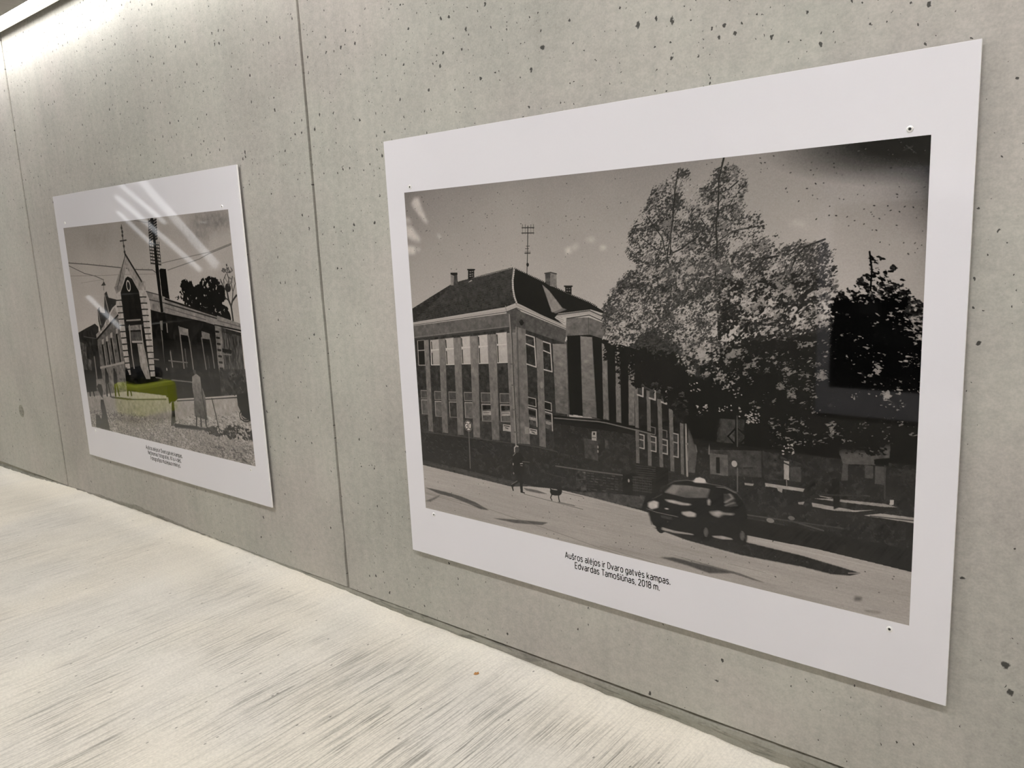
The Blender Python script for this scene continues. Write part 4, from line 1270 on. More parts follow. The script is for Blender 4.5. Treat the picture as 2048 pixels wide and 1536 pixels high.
def paint_old_house():
    s = Paint(SMALL_IN, 1240, 848, 9)
    W, H = s.w, s.h
    d1, d2, d3, d4, d5 = (80, 320, .234375), (120, 680, .234375), (150, 560, .1171875), (150, 700, .1171875), (330, 560, .1171875)
    v = np.linspace(0, 1, H, dtype=np.float32)[:, None]
    s.a[:] = 136 + 24 * np.clip(v / .5, 0, 1)
    s.a += s.fbm(H, W, (3, 4), 3) * 4
    s.poly(at(d1, 1280, 490, 1600, 440, 1620, 560, 1430, 600, 1300, 570), 92, .75, 22, 10)
    s.poly(at(d1, 1150, 560, 1440, 560, 1440, 760, 1280, 720), 110, .6, 22, 8)
    s.poly(at(d1, 380, 600, 700, 620, 560, 780, 380, 740), 124, .5, 26, 4)
    # wires
    for pts, w_, t in (((235, 878, 400, 890, 700, 920, 830, 935, 960, 938, 1005, 972), 3.4, 62), ((240, 900, 380, 968, 470, 990, 542, 1022), 3, 72), ((262, 990, 550, 985, 690, 978, 1000, 972), 2, 110),
                       ((1040, 880, 1250, 830, 1450, 785, 1630, 712), 2.6, 90), ((1090, 940, 1360, 845, 1440, 800, 1630, 722), 2.6, 84), ((800, 515, 920, 536), 2.6, 96), ((350, 1050, 540, 1020), 1.6, 120)):
        s.line(at(d1, *pts), w_, t, .85)
    for k in range(14):
        x = 250 + 52 * k
        y = np.interp(x, [235, 400, 700, 960], [878, 890, 920, 938])
        s.line(at(d1, x, y - 12, x, y), 2, 90, .8)
    s.line(at(d1, 541, 1018, 544, 1110), 3, 62)
    s.poly(at(d1, 522, 1072, 562, 1070, 546, 1038), 58)
    # spire
    s.line(at(d1, 695, 556, 706, 660, 724, 810), 5, 52)
    s.line(at(d1, 684, 692, 736, 684), 5, 56)
    for x, y in ((696, 580), (702, 612), (704, 645), (716, 735), (722, 785)):
        s.disc(at(d1, x, y)[0], 7, 6, 56)
    # trees behind the roof
    crown = at(d5, 285, 20, 340, -20, 450, 20, 480, 120, 590, 60, 640, -40, 740, -70, 880, -40, 1020, 140, 1040, 330, 980, 410, 1060, 460, 1150, 720, 900, 640, 290, 400, 320, 250, 255, 100)
    s.foliage(crown, .96, (14, 30), 9.0, .3, 1.0, 4, .4, 26, 1.0)
    s.foliage(at(d5, 160, 290, 210, 240, 255, 290, 250, 370, 180, 355), .62, (20, 34), 8.0, .3, 1.0, 5, .3, 20, .95)
    s.foliage(at(d5, 215, 130, 300, 80, 350, 300, 280, 390), .55, (20, 34), 8.0, .3, 1.0, 6, .3, 20, .95)
    s.foliage(at(d5, 460, 380, 800, 430, 1020, 560, 980, 620, 700, 520), .14, (110, 150), 6.0, .3, 1.2, 5, .6, 20, .85)
    for pts, w_ in (((1165, 705, 1130, 450, 1085, 340, 1060, 200, 1075, 120), 9), ((1130, 450, 1150, 360, 1220, 262), 7), ((1085, 345, 1020, 300), 5), ((1060, 200, 990, 100, 960, 20), 5), ((1075, 110, 1090, -20, 1060, -110), 4),
                    ((1150, 360, 1160, 200, 1130, 60, 1150, -60), 4), ((1160, 200, 1200, 60, 1180, -40), 3), ((1060, 200, 1110, 60), 3), ((1010, 130, 1000, 0, 1040, -100), 3)):
        s.line(at(d5, *pts), w_, 58)
    s.disc(at(d5, 1075, 132)[0], 17, 14, 48)
    s.foliage(at(d1, 1540, 885, 1610, 880, 1650, 930, 1645, 990, 1560, 975), .5, (42, 76), 6.0, .4, 1.3, 5, .5, 16, .85)
    s.foliage(at(d1, 1490, 990, 1640, 980, 1660, 1100, 1520, 1080), .2, (60, 100), 5.0, .9, 1.6, 5, .5, 16, .75)
    # chimney
    s.poly(at(d1, 1018, 940, 1030, 926, 1074, 930, 1106, 1188, 1044, 1168), 27, 1, 0, 4)
    s.poly(at(d4, 100, 300, 500, 300, 500, 800, 180, 800), 40, 1, 0, 8)
    s.poly(at(d4, 360, 500, 520, 480, 560, 780, 200, 800, 195, 720, 380, 700), 104, 1, 1, 6)
    # far-left houses
    s.poly(at(d3, 30, 915, 180, 830, 340, 745, 400, 800, 440, 1540, 120, 1540), 44, 1, 0, 6)
    s.poly(at(d3, 60, 1040, 190, 1100, 220, 1536, 120, 1536), 66, 1, 1, 10)
    s.line(at(d3, 155, 965, 360, 1000), 4, 74)
    s.poly(at(d4, 215, 150, 280, 170, 290, 350, 230, 330), 72, 1, 1, 10)
    s.line(at(d4, 330, 120, 380, 520), 10, 104)
    # left front
    s.poly(at(d3, 376, 1010, 590, 748, 740, 630, 880, 1640, 820, 1700, 480, 1720, 440, 1500), (92, 84), 1, 0, 8)
    s.poly(at(d3, 500, 235, 540, 192, 572, 300, 705, 332, 700, 420, 640, 470, 590, 560, 560, 790, 500, 480), 56, 1, 0, 6)
    s.poly(at(d3, 384, 510, 416, 458, 432, 552, 520, 568, 540, 660, 500, 760, 440, 880, 400, 700), 58, 1, 0, 6)
    s.line(at(d3, 505, 250, 580, 560), 9, 112)
    s.line(at(d3, 388, 520, 440, 760), 8, 112)
    for q in ((585, 610, 680, 462, 722, 580, 602, 736), (452, 830, 520, 752, 520, 800, 456, 900), (358, 930, 440, 850, 436, 920, 372, 1010), (530, 690, 580, 640, 575, 740, 530, 800)):
        s.poly(at(d3, *q), 126, 1, 0, 8)
    s.line(at(d3, 376, 1012, 600, 750, 735, 600), 8, 40)
    for k, (xa, ya, xb, yb) in enumerate(((470, 1060, 520, 1480), (540, 1010, 600, 1460), (615, 950, 680, 1440), (710, 880, 780, 1410))):
        s.line(at(d3, xa, ya + 60, xb, yb), 13, 34)
        s.poly(at(d3, xa - 14, ya - 40, xa + 22, ya - 60, xa + 26, ya + 30, xa - 8, ya + 40), 136, 1, 0, 6)
        s.line(at(d3, xa + 24, ya + 70, xb + 22, yb), 5, 126)
    s.line(at(d4, 440, 304, 640, 266, 835, 214), 11, 134)
    s.poly(at(d4, 448, 316, 836, 232, 870, 440, 885, 640, 900, 770, 500, 770), 96, 1, 0, 8)
    s.foliage(at(d4, 740, 470, 890, 450, 900, 640, 760, 740), .4, (54, 74), 6.0, .4, 1.3, 5, .5, 20, .8)
    s.poly(at(d3, 1270, 1480, 1460, 1480, 1540, 1990, 1290, 1990), 40, 1, 0, 4)
    # corner bay with its gable
    s.poly(at(d3, 780, 210, 860, -20, 970, -20, 1090, 190, 1150, 560, 1300, 1540, 1390, 1980, 900, 1980, 860, 1600, 790, 700), 40, 1, 0, 4)
    s.poly(at(d1, 726, 812, 636, 1086, 650, 1140, 694, 1112, 738, 912), 118, 1, 0, 8)
    s.poly(at(d1, 728, 812, 858, 1030, 898, 1036, 902, 1112, 842, 1112, 738, 915), 128, 1, 0, 8)
    s.line(at(d1, 729, 806, 866, 1034), 9, 42)
    s.line(at(d1, 729, 806, 690, 960, 668, 1076), 4, 60)
    s.poly(at(d1, 634, 1088, 668, 1066, 694, 1080, 690, 1112, 652, 1142), 104, 1, 0, 8)
    s.poly(at(d3, 786, 205, 862, -30, 900, -60, 975, -20, 1084, 190, 1140, 560, 1118, 640, 870, 690, 836, 640), 36, 1, 0, 4)
    s.disc(at(d3, 912, 100)[0], 17, 22, 158)
    s.disc(at(d3, 912, 100)[0], 12, 16, 46)
    for k in range(13):
        y = 245 + 107 * k
        x = 694 + (y - 245) * .137
        w_ = 88 - k * 1.2
        s.poly(at(d3, x, y + 10, x + w_, y, x + w_ + 13, y + 92, x + 12, y + 100), 146, 1, 0, 7)
        s.line(at(d3, x + 10, y + 104, x + w_ + 14, y + 98), 4, 34)
    for k in range(14):
        y = 196 + 105 * k
        x = 1096 + (y - 196) * .135
        w_ = 106 - k * 1.0
        s.poly(at(d3, x, y, x + w_, y - 4, x + w_ + 10, y + 88, x + 12, y + 90), 144, 1, 0, 8)
        s.line(at(d3, x + 6, y + 95, x + w_ + 14, y + 94), 4, 32)
    s.line(at(d3, 880, 692, 1118, 678), 6, 122)
    s.poly(at(d3, 905, 785, 1115, 760, 1130, 850, 915, 860), 104, 1, 0, 12)
    s.line(at(d3, 930, 780, 945, 1000, 975, 1280, 1010, 1500), 9, 126)
    s.line(at(d3, 1125, 780, 1150, 1010, 1200, 1300), 9, 128)
    s.poly(at(d3, 945, 885, 1120, 880, 1140, 1040, 965, 1045), 72, 1, 0, 5)
    s.line(at(d3, 980, 1056, 1150, 1054), 8, 140)
    s.poly(at(d3, 985, 1080, 1062, 1080, 1115, 1500, 1120, 1750, 1060, 1750), 26)
    s.poly(at(d3, 1062, 1085, 1165, 1085, 1205, 1240, 1290, 1690, 1215, 1690, 1120, 1480), 128, 1, 0, 7)
    # right front
    s.poly(at(d3, 1290, 500) + at(d5, 840, 745, 1010, 1500) + at(d2, 1390, 492, 860, 508) + at(d3, 1370, 1680), 40, 1, 0, 4)
    s.poly(at(d3, 1212, 190, 1430, 250, 1540, 290) + at(d5, 0, 310, 880, 600, 1290, 745, 1296, 862, 850, 766, 700, 722, 0, 572) + at(d3, 1300, 512, 1270, 330), 112, 1, 0, 7)
    for a0, w_, t in (((0, 325, 880, 610), 7, 40), ((0, 395, 880, 655), 5, 56), ((0, 470, 700, 680), 3, 84), ((0, 575, 700, 730), 5, 36), ((900, 690, 1290, 800), 3, 84), ((850, 768, 1296, 866), 5, 36)):
        s.line(at(d5, *a0), w_, t)
    s.line(at(d3, 1215, 195, 1440, 255), 4, 70)
    s.line(at(d3, 1270, 335, 1540, 395), 4, 70)
    for q, t in (((250, 795, 396, 838, 404, 955, 262, 930), 108), ((622, 868, 760, 915, 770, 1015, 632, 1000), 92), ((-90, 700, -10, 690, 10, 850, -70, 860), 96)):
        s.poly(at(d5, *q), t, 1, 0, 7)
    for pts, w_, t in (((30, 750, 45, 920, 85, 1180, 130, 1480), 8, 106), ((238, 800, 262, 960, 290, 1200, 325, 1500), 8, 104), ((398, 950, 420, 1050, 450, 1250, 485, 1520), 8, 100), ((340, 1160, 375, 1480), 5, 84),
                       ((625, 990, 660, 1230, 705, 1520), 7, 92), ((768, 1000, 815, 1260, 845, 1500), 7, 90), ((720, 1220, 760, 1500), 4, 70), ((-60, 880, 0, 1420), 7, 96)):
        s.line(at(d5, *pts), w_, t)
    for q in ((270, 960, 400, 980, 420, 1180, 300, 1160), (645, 1040, 770, 1050, 790, 1300, 680, 1280), (-40, 900, 60, 900, 100, 1180, 0, 1400)):
        s.poly(at(d5, *q), 28, .9, 1)
    s.line(at(d3, 1330, 1350, 1430, 1360), 5, 110)
    s.line(at(d3, 1590, 1375, 1920, 1410), 5, 92)
    s.line(at(d4, 1380, 470, 1480, 485), 5, 96)
    s.line(at(d4, 1640, 510, 2010, 550), 5, 92)
    # neighbouring brick house
    s.poly(at(d5, 960, 880, 1300, 940, 1380, 1760, 1060, 1800, 1000, 1500), 66, 1, 0, 12, (6, 18))
    s.poly(at(d5, 905, 790, 1150, 860, 1296, 900, 1300, 960, 960, 890), 50, 1, 0, 8)
    s.poly(at(d5, 850, 770, 960, 800, 1020, 1540, 1040, 1760, 960, 1760, 900, 1400), 100, 1, 0, 8)
    for k in range(8):
        s.line(at(d5, 870 + 12 * k, 880 + 105 * k, 915 + 12 * k, 885 + 105 * k), 7, 40)
    s.poly(at(d5, 975, 1170, 1130, 1195, 1138, 1255, 982, 1230), 24)
    s.line(at(d5, 985, 1262, 1120, 1278), 4, 96)
    s.poly(at(d2, 1360, 250, 1640, 250, 1660, 520, 1380, 510), 54, 1, 1, 8)
    # street: pavement, kerb, cobbles
    ground = at(d4, 180, 790, 500, 770, 780, 780, 1560, 800) + at(d2, 1000, 512, 1520, 486, 1640, 470, 1740, 1120, 260, 742)
    s.poly(ground, (138, 116), 1, 0, 5)
    s.poly(at(d4, 480, 770, 600, 740, 920, 700, 1560, 780, 1560, 842, 900, 846, 640, 812), 142, 1, 1, 4)
    s.poly(at(d4, 580, 790, 760, 806, 1000, 836, 1560, 830, 1560, 850, 900, 852, 640, 820), 46, .9, 1)
    s.line(at(d2, 1000, 508, 1260, 494, 1520, 476), 6, 146)
    s.line(at(d2, 1000, 520, 1520, 490), 4, 56)
    cob = at(d2, 220, 560, 520, 590, 900, 640, 1640, 580, 1740, 1120, 1300, 1000, 260, 760)
    s.foliage(cob, .36, (78, 104), 3.8, .12, 1.9, 14, .3, 40, .8)
    s.foliage(cob, .28, (136, 164), 3.6, .12, 1.9, 14, .3, 40, .7)
    s.foliage(at(d2, 260, 560, 520, 590, 560, 700, 300, 700), .2, (60, 90), 4.4, .2, 1.8, 8, .5, 30, .7)
    s.foliage(at(d2, 700, 830, 1300, 880, 1640, 900, 1650, 1080, 1100, 930), .22, (58, 88), 6.0, .15, 2.4, 8, .5, 30, .8)
    s.poly(at(d2, 980, 720, 1160, 735, 1250, 760, 1200, 770, 980, 745), 40, .9, 2)
    s.foliage(at(d2, 1200, 745, 1490, 715, 1640, 760, 1650, 870, 1430, 850, 1250, 800), .66, (20, 62), 6.0, .3, 1.7, 5, .6, 26, .94)
    # pole with its insulators
    s.poly(at(d1, 944, 494, 966, 494, 988, 690, 1016, 950, 1052, 1300, 1032, 1300, 988, 950, 966, 690), 30)
    s.poly(at(d4, 1488, -640, 1536, -640, 1566, 0, 1600, 220, 1640, 500, 1690, 800, 1600, 800, 1545, 400, 1512, 0), 22, 1, 1)
    s.disc(at(d4, 1568, 330)[0], 4, 6, 150)
    for k in range(8):
        y = 508 + 23 * k
        s.line(at(d1, 924 + k * 1.5, y + 22, 960 + k * 1.5, y - 4), 6, 36)
        s.line(at(d1, 960 + k * 1.5, y + 20, 992 + k * 1.2, y - 2), 6, 36)
        for dx in (926, 942, 978, 990):
            s.line(at(d1, dx + k, y - 4, dx + k, y + 12), 4, 52, .8)
    for k in range(7):
        y = 712 + 28 * k
        s.line(at(d1, 932 + 2.5 * k, y, 1018 + 2.5 * k, y + 14), 4.4, 44)
        for dx in (932, 950, 1000, 1016):
            s.line(at(d1, dx + 2.5 * k, y - 11, dx + 2.5 * k, y + 6), 4, 52, .9)
    # passers-by
    for x, y0, y1 in ((545, 330, 775), (690, 330, 775), (900, 320, 770)):
        s.disc(at(d4, x - 20, y0 + 15)[0], 8, 9, 36)
        s.poly(at(d4, x - 32, y0 + 40, x, y0 + 30, x + 26, y0 + 90, x + 36, y0 + 220, x + 20, y0 + 240, x - 26, y0 + 230), 32)
        s.line(at(d4, x - 8, y0 + 220, x + 4, y1), 11, 34)
        s.line(at(d4, x + 14, y0 + 220, x + 66, y1), 9, 36)
    s.poly(at(d4, 170, 350, 215, 345, 240, 470, 340, 500, 345, 640, 300, 670, 190, 640), 30, 1, 1, 4)
    for xa, xb in ((250, 262), (300, 330)):
        s.line(at(d4, xa, 640, xb, 775), 11, 30)
    s.line(at(d4, 190, 640, 400, 690), 9, 32)
    s.poly(at(d4, 360, 530, 500, 530, 520, 720, 370, 720), 112, .6, 3)
    # woman in the foreground, her back to us
    s.poly(at(d4, 372, 620, 400, 580, 450, 590, 480, 700, 470, 790, 480, 830, 440, 780, 405, 700), 48, 1, 1)
    s.poly(at(d4, 440, 850, 485, 850, 520, 980, 600, 1372, 470, 1340, 360, 1312, 360, 1090, 420, 1130, 450, 1190, 465, 1080, 440, 980), 54, 1, 1, 3)
    s.poly(at(d4, 440, 850, 485, 850, 505, 935, 440, 935), 38, 1, 1)
    # man by the pole, and his long shadow
    s.poly(at(d4, 1590, 720, 1700, 760, 1760, 830, 1700, 880, 1650, 880, 1610, 920, 1590, 800), 24, 1, 1)
    s.poly(at(d4, 1650, 880, 1690, 880, 1705, 1060, 1715, 1200, 1740, 1225, 1690, 1250, 1690, 1290, 1640, 1295, 1650, 1100), 50, 1, 1, 6)
    s.line(at(d4, 1668, 900, 1690, 1230), 6, 30)
    s.poly(at(d4, 1700, 1250, 1900, 1290, 2050, 1300, 2050, 1330, 1800, 1320, 1690, 1300), 36, 1, 1)
    # woman in a pale coat
    s.poly(at(d2, 1128, 312, 1160, 286, 1200, 318, 1212, 400, 1240, 480, 1258, 684, 1200, 664, 1150, 650, 1142, 480, 1128, 400), (118, 62), 1, 1, 6)
    s.disc(at(d2, 1150, 272)[0], 10, 9, 70)
    s.line(at(d2, 1200, 320, 1222, 520, 1250, 670), 5, 46)
    for xa, xb in ((1166, 1166), (1200, 1206), (1240, 1250)):
        s.line(at(d2, xa, 655, xb, 735), 8, 44)
    s.line(at(d2, 1296, 500, 1330, 640, 1368, 806), 5, 40)
    # cart at the right edge
    s.poly(at(d2, 1508, 462, 1600, 452, 1640, 700, 1560, 650, 1520, 560), 26, 1, 1, 4)
    th = np.linspace(0, 2 * math.pi, 26)
    for rr in (56, 40):
        s.line(at(d2, *[z for t in th for z in (1590 + rr * math.cos(t), 640 + rr * math.sin(t))]), 4, 30)
    s.foliage(at(d2, 1400, 300, 1570, 260, 1600, 460, 1440, 490), .6, (20, 44), 8.0, .4, 1.2, 10, .7, 26, .9)
    return s


def paint_night():
    w, h = 360, 240
    rng = np.random.default_rng(2)
    a = np.full((h, w, 3), 0.10, np.float32) + rng.normal(0, .02, (h, w, 1)).astype(np.float32)
    a[150:, :, :] += 0.04
    for k in range(5):
        x = int(30 + 66 * k)
        a[70 + 9 * k:150, x:x + 40] += 0.05
        a[90 + 9 * k:104 + 9 * k, x + 8:x + 30] += 0.12
    return np.clip(a, 0.03, 1)


PRINT_K_BIG, PRINT_VEIL_BIG = 0.92, 0.009
PRINT_K_SMALL, PRINT_VEIL_SMALL = 0.76, 0.012
CANVAS_BIG = paint_corner_building().colour(PRINT_K_BIG, PRINT_VEIL_BIG)
CANVAS_SMALL = paint_old_house().colour(PRINT_K_SMALL, PRINT_VEIL_SMALL)
CANVAS_FACING = paint_night()

# ------------------------------------------------------------------ exhibition boards
def acrylic(name, col):
    m, nt, b = new_mat(name)
    g = Nodes(nt)
    pos = g.n('ShaderNodeNewGeometry').outputs['Position']
    c = g.mix(g.smooth(g.noise(pos, 1.5, 2.0), 0.3, 0.7), tuple(v * 0.985 for v in col), tuple(min(1, v * 1.015) for v in col))
    nt.links.new(c, b.inputs['Base Color'])
    b.inputs['Roughness'].default_value = 0.03
    b.inputs['IOR'].default_value = 1.49
    return m


M_BOARD = acrylic('white acrylic board', (0.73, 0.715, 0.765))
M_EDGE = plain('bright sawn acrylic edge', (0.92, 0.91, 0.90), 0.35)
M_INK = plain('black lettering', (0.012, 0.012, 0.012), 0.05)
M_SCREW = plain('pale nickel screw', (0.86, 0.85, 0.84), 0.3, 0.25)
M_SOCKET = plain('dark screw socket', (0.015, 0.015, 0.015), 0.6)
M_SPACER = plain('aluminium spacer', (0.6, 0.6, 0.6), 0.35, 1.0)


def print_mat(name, canvas):
    """the ink of a photographic print, drawn by the painting code above"""
    m, nt, b = new_mat(name)
    b.inputs['Roughness'].default_value = 0.03
    b.inputs['IOR'].default_value = 1.49
    if canvas is None:
        b.inputs['Base Color'].default_value = (0.2, 0.19, 0.18, 1)
        return m
    h, w = canvas.shape[:2]
    im = bpy.data.images.new(name, w, h)
    px = np.ones((h, w, 4), np.float32)
    px[..., :3] = canvas[::-1]
    im.pixels.foreach_set(px.ravel())
    im.update()
    im.pack()
    g = Nodes(nt)
    t = g.n('ShaderNodeTexImage', image=im, interpolation='Cubic', extension='EXTEND')
    uv = g.n('ShaderNodeUVMap')
    nt.links.new(uv.outputs[0], t.inputs[0])
    nt.links.new(t.outputs[0], b.inputs['Base Color'])
    return m


def screw(parent, x, z, yf, r=0.0064):
    bm = bmesh.new()
    prof = [(r, 0.0), (r * 0.97, -0.0010), (r * 0.8, -0.0018), (r * 0.48, -0.0021), (r * 0.46, -0.0006)]
    rings = [[bm.verts.new((x + a * math.cos(t), yf + d, z + a * math.sin(t))) for t in np.linspace(0, 2 * math.pi, 20, endpoint=False)] for a, d in prof]
    for i in range(len(rings) - 1):
        for k in range(20):
            bm.faces.new((rings[i][k], rings[i][(k + 1) % 20], rings[i + 1][(k + 1) % 20], rings[i + 1][k]))
    s = bm_obj('screw', bm, M_SCREW, parent)
    bm = bmesh.new()
    c = [bm.verts.new((x + r * 0.47 * math.cos(t), yf - 0.0007, z + r * 0.47 * math.sin(t))) for t in np.linspace(0, 2 * math.pi, 6, endpoint=False)]
    bm.faces.new(c)
    bm_obj('socket', bm, M_SOCKET, s)


def ellipse(cx, cy, rx, ry, n=2.5):
    out = []
    for t in np.linspace(0, 2 * math.pi, 25):
        c, q = math.cos(t), math.sin(t)
        out.append((cx + rx * math.copysign(abs(c) ** (2 / n), c), cy + ry * math.copysign(abs(q) ** (2 / n), q)))
    return out


DOT = 'dot'
BOWL = [(.45, .55), (.36, .68), (.22, .72), (.06, .64), (0, .46), (0, .26), (.06, .08), (.22, 0), (.36, .04), (.45, .17)]
S_ = [(.40, .60), (.32, .69), (.2, .72), (.08, .68), (.02, .56), (.06, .43), (.2, .37), (.34, .31), (.41, .19), (.36, .05), (.2, 0), (.08, .03), (0, .12)]
E_ = [(.01, .37), (.46, .37), (.45, .54), (.38, .67), (.24, .72), (.1, .67), (.01, .5), (0, .3), (.04, .1), (.14, .01), (.27, 0), (.43, .08)]
U_ = [[(0, .72), (0, .2), (.06, .05), (.2, 0), (.34, .04), (.45, .14)], [(.45, .72), (.45, 0)]]
CARON = [(.09, 1.0), (.21, .86), (.33, 1.0)]
Z_ = [(0, .72), (.4, .72), (0, 0), (.42, 0)]
# a plain even-stroked sans: width and strokes of each letter, cap height 1
GLYPH = {
    'A': (.60, [[(0, 0), (.3, 1), (.6, 0)], [(.1, .3), (.5, .3)]]),
    'D': (.52, [[(0, 0), (0, 1), (.24, 1), (.42, .92), (.52, .72), (.52, .28), (.42, .08), (.24, 0), (0, 0)]]),
    'E': (.44, [[(.44, 0), (0, 0), (0, 1), (.44, 1)], [(0, .52), (.38, .52)]]),
    'F': (.44, [[(0, 0), (0, 1), (.44, 1)], [(0, .5), (.38, .5)]]),
    'N': (.54, [[(0, 0), (0, 1), (.54, 0), (.54, 1)]]),
    'T': (.48, [[(0, 1), (.56, 1)], [(.28, 1), (.28, 0)]]),
    'X': (.54, [[(0, 0), (.54, 1)], [(0, 1), (.54, 0)]]),
    'u': (.45, U_), 'ū': (.45, U_ + [[(.08, .92), (.37, .92)]]),
    's': (.42, [S_]), 'š': (.42, [S_, CARON]), 'z': (.42, [Z_]), 'ž': (.42, [Z_, CARON]),
    'r': (.30, [[(0, 0), (0, .72)], [(0, .5), (.08, .66), (.2, .72), (.32, .70)]]),
    'o': (.48, [ellipse(.24, .36, .24, .36)]),
    'a': (.45, [[(.05, .61), (.12, .69), (.24, .72), (.38, .68), (.45, .55), (.45, 0)],
                [(.45, .42), (.2, .42), (.05, .35), (.01, .2), (.06, .05), (.19, 0), (.34, .03), (.45, .14)]]),
    'l': (.12, [[(0, 1), (0, .12), (.04, .02), (.13, 0)]]),
    'e': (.47, [E_]), 'ė': (.47, [E_, (DOT, .24, .92)]),
    'j': (.08, [[(.06, .72), (.06, -.1), (.02, -.2), (-.08, -.22)], (DOT, .06, .94)]),
    'i': (.02, [[(.01, .72), (.01, 0)], (DOT, .01, .94)]),
    'v': (.44, [[(0, .72), (.22, 0), (.44, .72)]]),
    'g': (.45, [BOWL, [(.45, .72), (.45, -.06), (.38, -.2), (.22, -.24), (.05, -.19)]]),
    'd': (.45, [BOWL, [(.45, 1), (.45, 0)]]),
    'p': (.45, [[(.45 - x, y) for x, y in BOWL], [(0, .72), (0, -.24)]]),
    't': (.28, [[(.08, .95), (.08, .14), (.13, .02), (.28, 0)], [(-.04, .70), (.27, .70)]]),
    'k': (.42, [[(0, 0), (0, 1)], [(.36, .72), (.02, .3)], [(.14, .45), (.42, 0)]]),
    'n': (.44, [[(0, 0), (0, .72)], [(0, .55), (.1, .68), (.23, .72), (.38, .66), (.44, .5), (.44, 0)]]),
    'm': (.74, [[(0, 0), (0, .72)], [(0, .55), (.1, .68), (.2, .72), (.32, .66), (.37, .52), (.37, 0)],
                [(.37, .55), (.47, .68), (.57, .72), (.69, .66), (.74, .52), (.74, 0)]]),
    'f': (.28, [[(.1, 0), (.1, .82), (.16, .97), (.32, 1)], [(-.02, .70), (.28, .70)]]),
    'y': (.46, [[(0, .72), (.23, 0)], [(.46, .72), (.2, -.14), (.12, -.22), (.02, -.23)]]),
    '.': (.04, [(DOT, .02, .04)]), ',': (.06, [[(.04, .06), (-.02, -.14)]]),
    '2': (.47, [[(.02, .78), (.08, .92), (.22, 1), (.38, .93), (.45, .76), (.38, .56), (0, 0), (.47, 0)]]),
    '0': (.46, [ellipse(.23, .5, .23, .5)]), '1': (.26, [[(0, .78), (.22, 1), (.22, 0)]]),
    '8': (.46, [ellipse(.23, .27, .23, .27), ellipse(.23, .77, .2, .23)]),
    '4': (.50, [[(.3, 1), (0, .28), (.5, .28)], [(.38, .5), (.38, 0)]]),
}


def caption(parent, lines, spec, yf, weight=0.145):
    """even-stroked lettering; spec: one (x left, z baseline, x right, cap height) per line, in metres, relative to the board"""
    for text, (xl, zb, xr, hh) in zip(lines, spec):
        quads = []
        pen = 0.0
        w = weight / 2

        def dot(x, z, r):
            quads.append([(x + r * math.cos(t), z + r * math.sin(t)) for t in np.linspace(0, 2 * math.pi, 8, endpoint=False)])
        for ch in text:
            if ch == ' ':
                pen += 0.30
                continue
            adv, strokes = GLYPH[ch]
            for st in strokes:
                if st[0] == DOT:
                    dot(pen + st[1], st[2], w * 1.25)
                    continue
                for (ax, az), (bx_, bz) in zip(st[:-1], st[1:]):
                    dx, dz = bx_ - ax, bz - az
                    L = math.hypot(dx, dz) or 1.0
                    nx, nz = -dz / L * w, dx / L * w
                    quads.append([(pen + ax + nx, az + nz), (pen + ax - nx, az - nz), (pen + bx_ - nx, bz - nz), (pen + bx_ + nx, bz + nz)])
                for (ax, az) in st[1:-1]:
                    dot(pen + ax, az, w)
            pen += adv + 0.225
        k = (xr - xl) / (pen - 0.225)
        verts, faces = [], []
        for q in quads:
            faces.append(tuple(range(len(verts), len(verts) + len(q))))
            verts += [(xl + x * k, yf, zb + z * hh) for x, z in q]
        mesh_obj('caption_line', verts, faces, M_INK, parent)


def make_board(name, rect, inner, canvas, label, screws_px, lines=None, spec_px=None, y=BOARD_Y, flip=1, back=0.0, group=None):
    """flip = -1 builds the same board facing the other way on the facing wall"""
    x0, x1, z0, z1 = rect
    cx = (x0 + x1) / 2
    root = empty(name, (cx, y, z0))
    if flip < 0:
        root.rotation_euler.z = math.pi
    lx0, lx1 = x0 - cx, x1 - cx
    h = z1 - z0
    T = 0.006
    bm = bmesh.new()
    add_box(bm, lx0, lx1, 0.0, T, 0.0, h, 0.0006)
    sheet = bm_obj('acrylic_sheet', bm, M_BOARD, root)
    sheet.data.materials.append(M_EDGE)
    for p in sheet.data.polygons:
        if abs(p.normal.y) < 0.9:
            p.material_index = 1
    # the print, laid flush into the face
    ix0, ix1, iz0, iz1 = inner[0] - cx, inner[1] - cx, inner[2] - z0, inner[3] - z0
    d = 0.0002
    me = bpy.data.meshes.new('photographic_print')
    me.from_pydata([(ix0, -d, iz0), (ix1, -d, iz0), (ix1, -d, iz1), (ix0, -d, iz1)], [], [(0, 1, 2, 3)])
    uvl = me.uv_layers.new(name='UVMap')
    for k, uv in enumerate(((0, 0), (1, 0), (1, 1), (0, 1))):
        uvl.data[k].uv = uv
    me.materials.append(print_mat(name + ' print', canvas))
    pr = link(bpy.data.objects.new('photographic_print', me), root)
    for (px, py) in screws_px:
        sx, sz = on_wall(px, py, BOARD_Y) if flip > 0 else (px, py)
        screw(root, sx - cx, sz - z0, 0.0)
    for sx in (lx0 + 0.12, lx1 - 0.12):
        for sz in (0.12, h - 0.12):
            bm = bmesh.new()
            bmesh.ops.create_cone(bm, cap_ends=True, segments=16, radius1=0.01, radius2=0.01, depth=abs(y - back) - T + 0.0005,
                                  matrix=Matrix.Translation((sx, T + (abs(y - back) - T) / 2, sz)) @ Matrix.Rotation(math.pi / 2, 4, 'X'))
            bm_obj('spacer', bm, M_SPACER, root)
    if lines:
        spec = []
        for (ax, ay, bx_, by_, hh) in spec_px:
            xa, za = on_wall(ax, ay, BOARD_Y)
            xb, zb = on_wall(bx_, by_, BOARD_Y)
            spec.append((xa - cx, (za + zb) / 2 - z0, xb - cx, hh))
        caption(root, lines, spec, -0.0003)
    tag(root, label, 'display board', group)
    return root


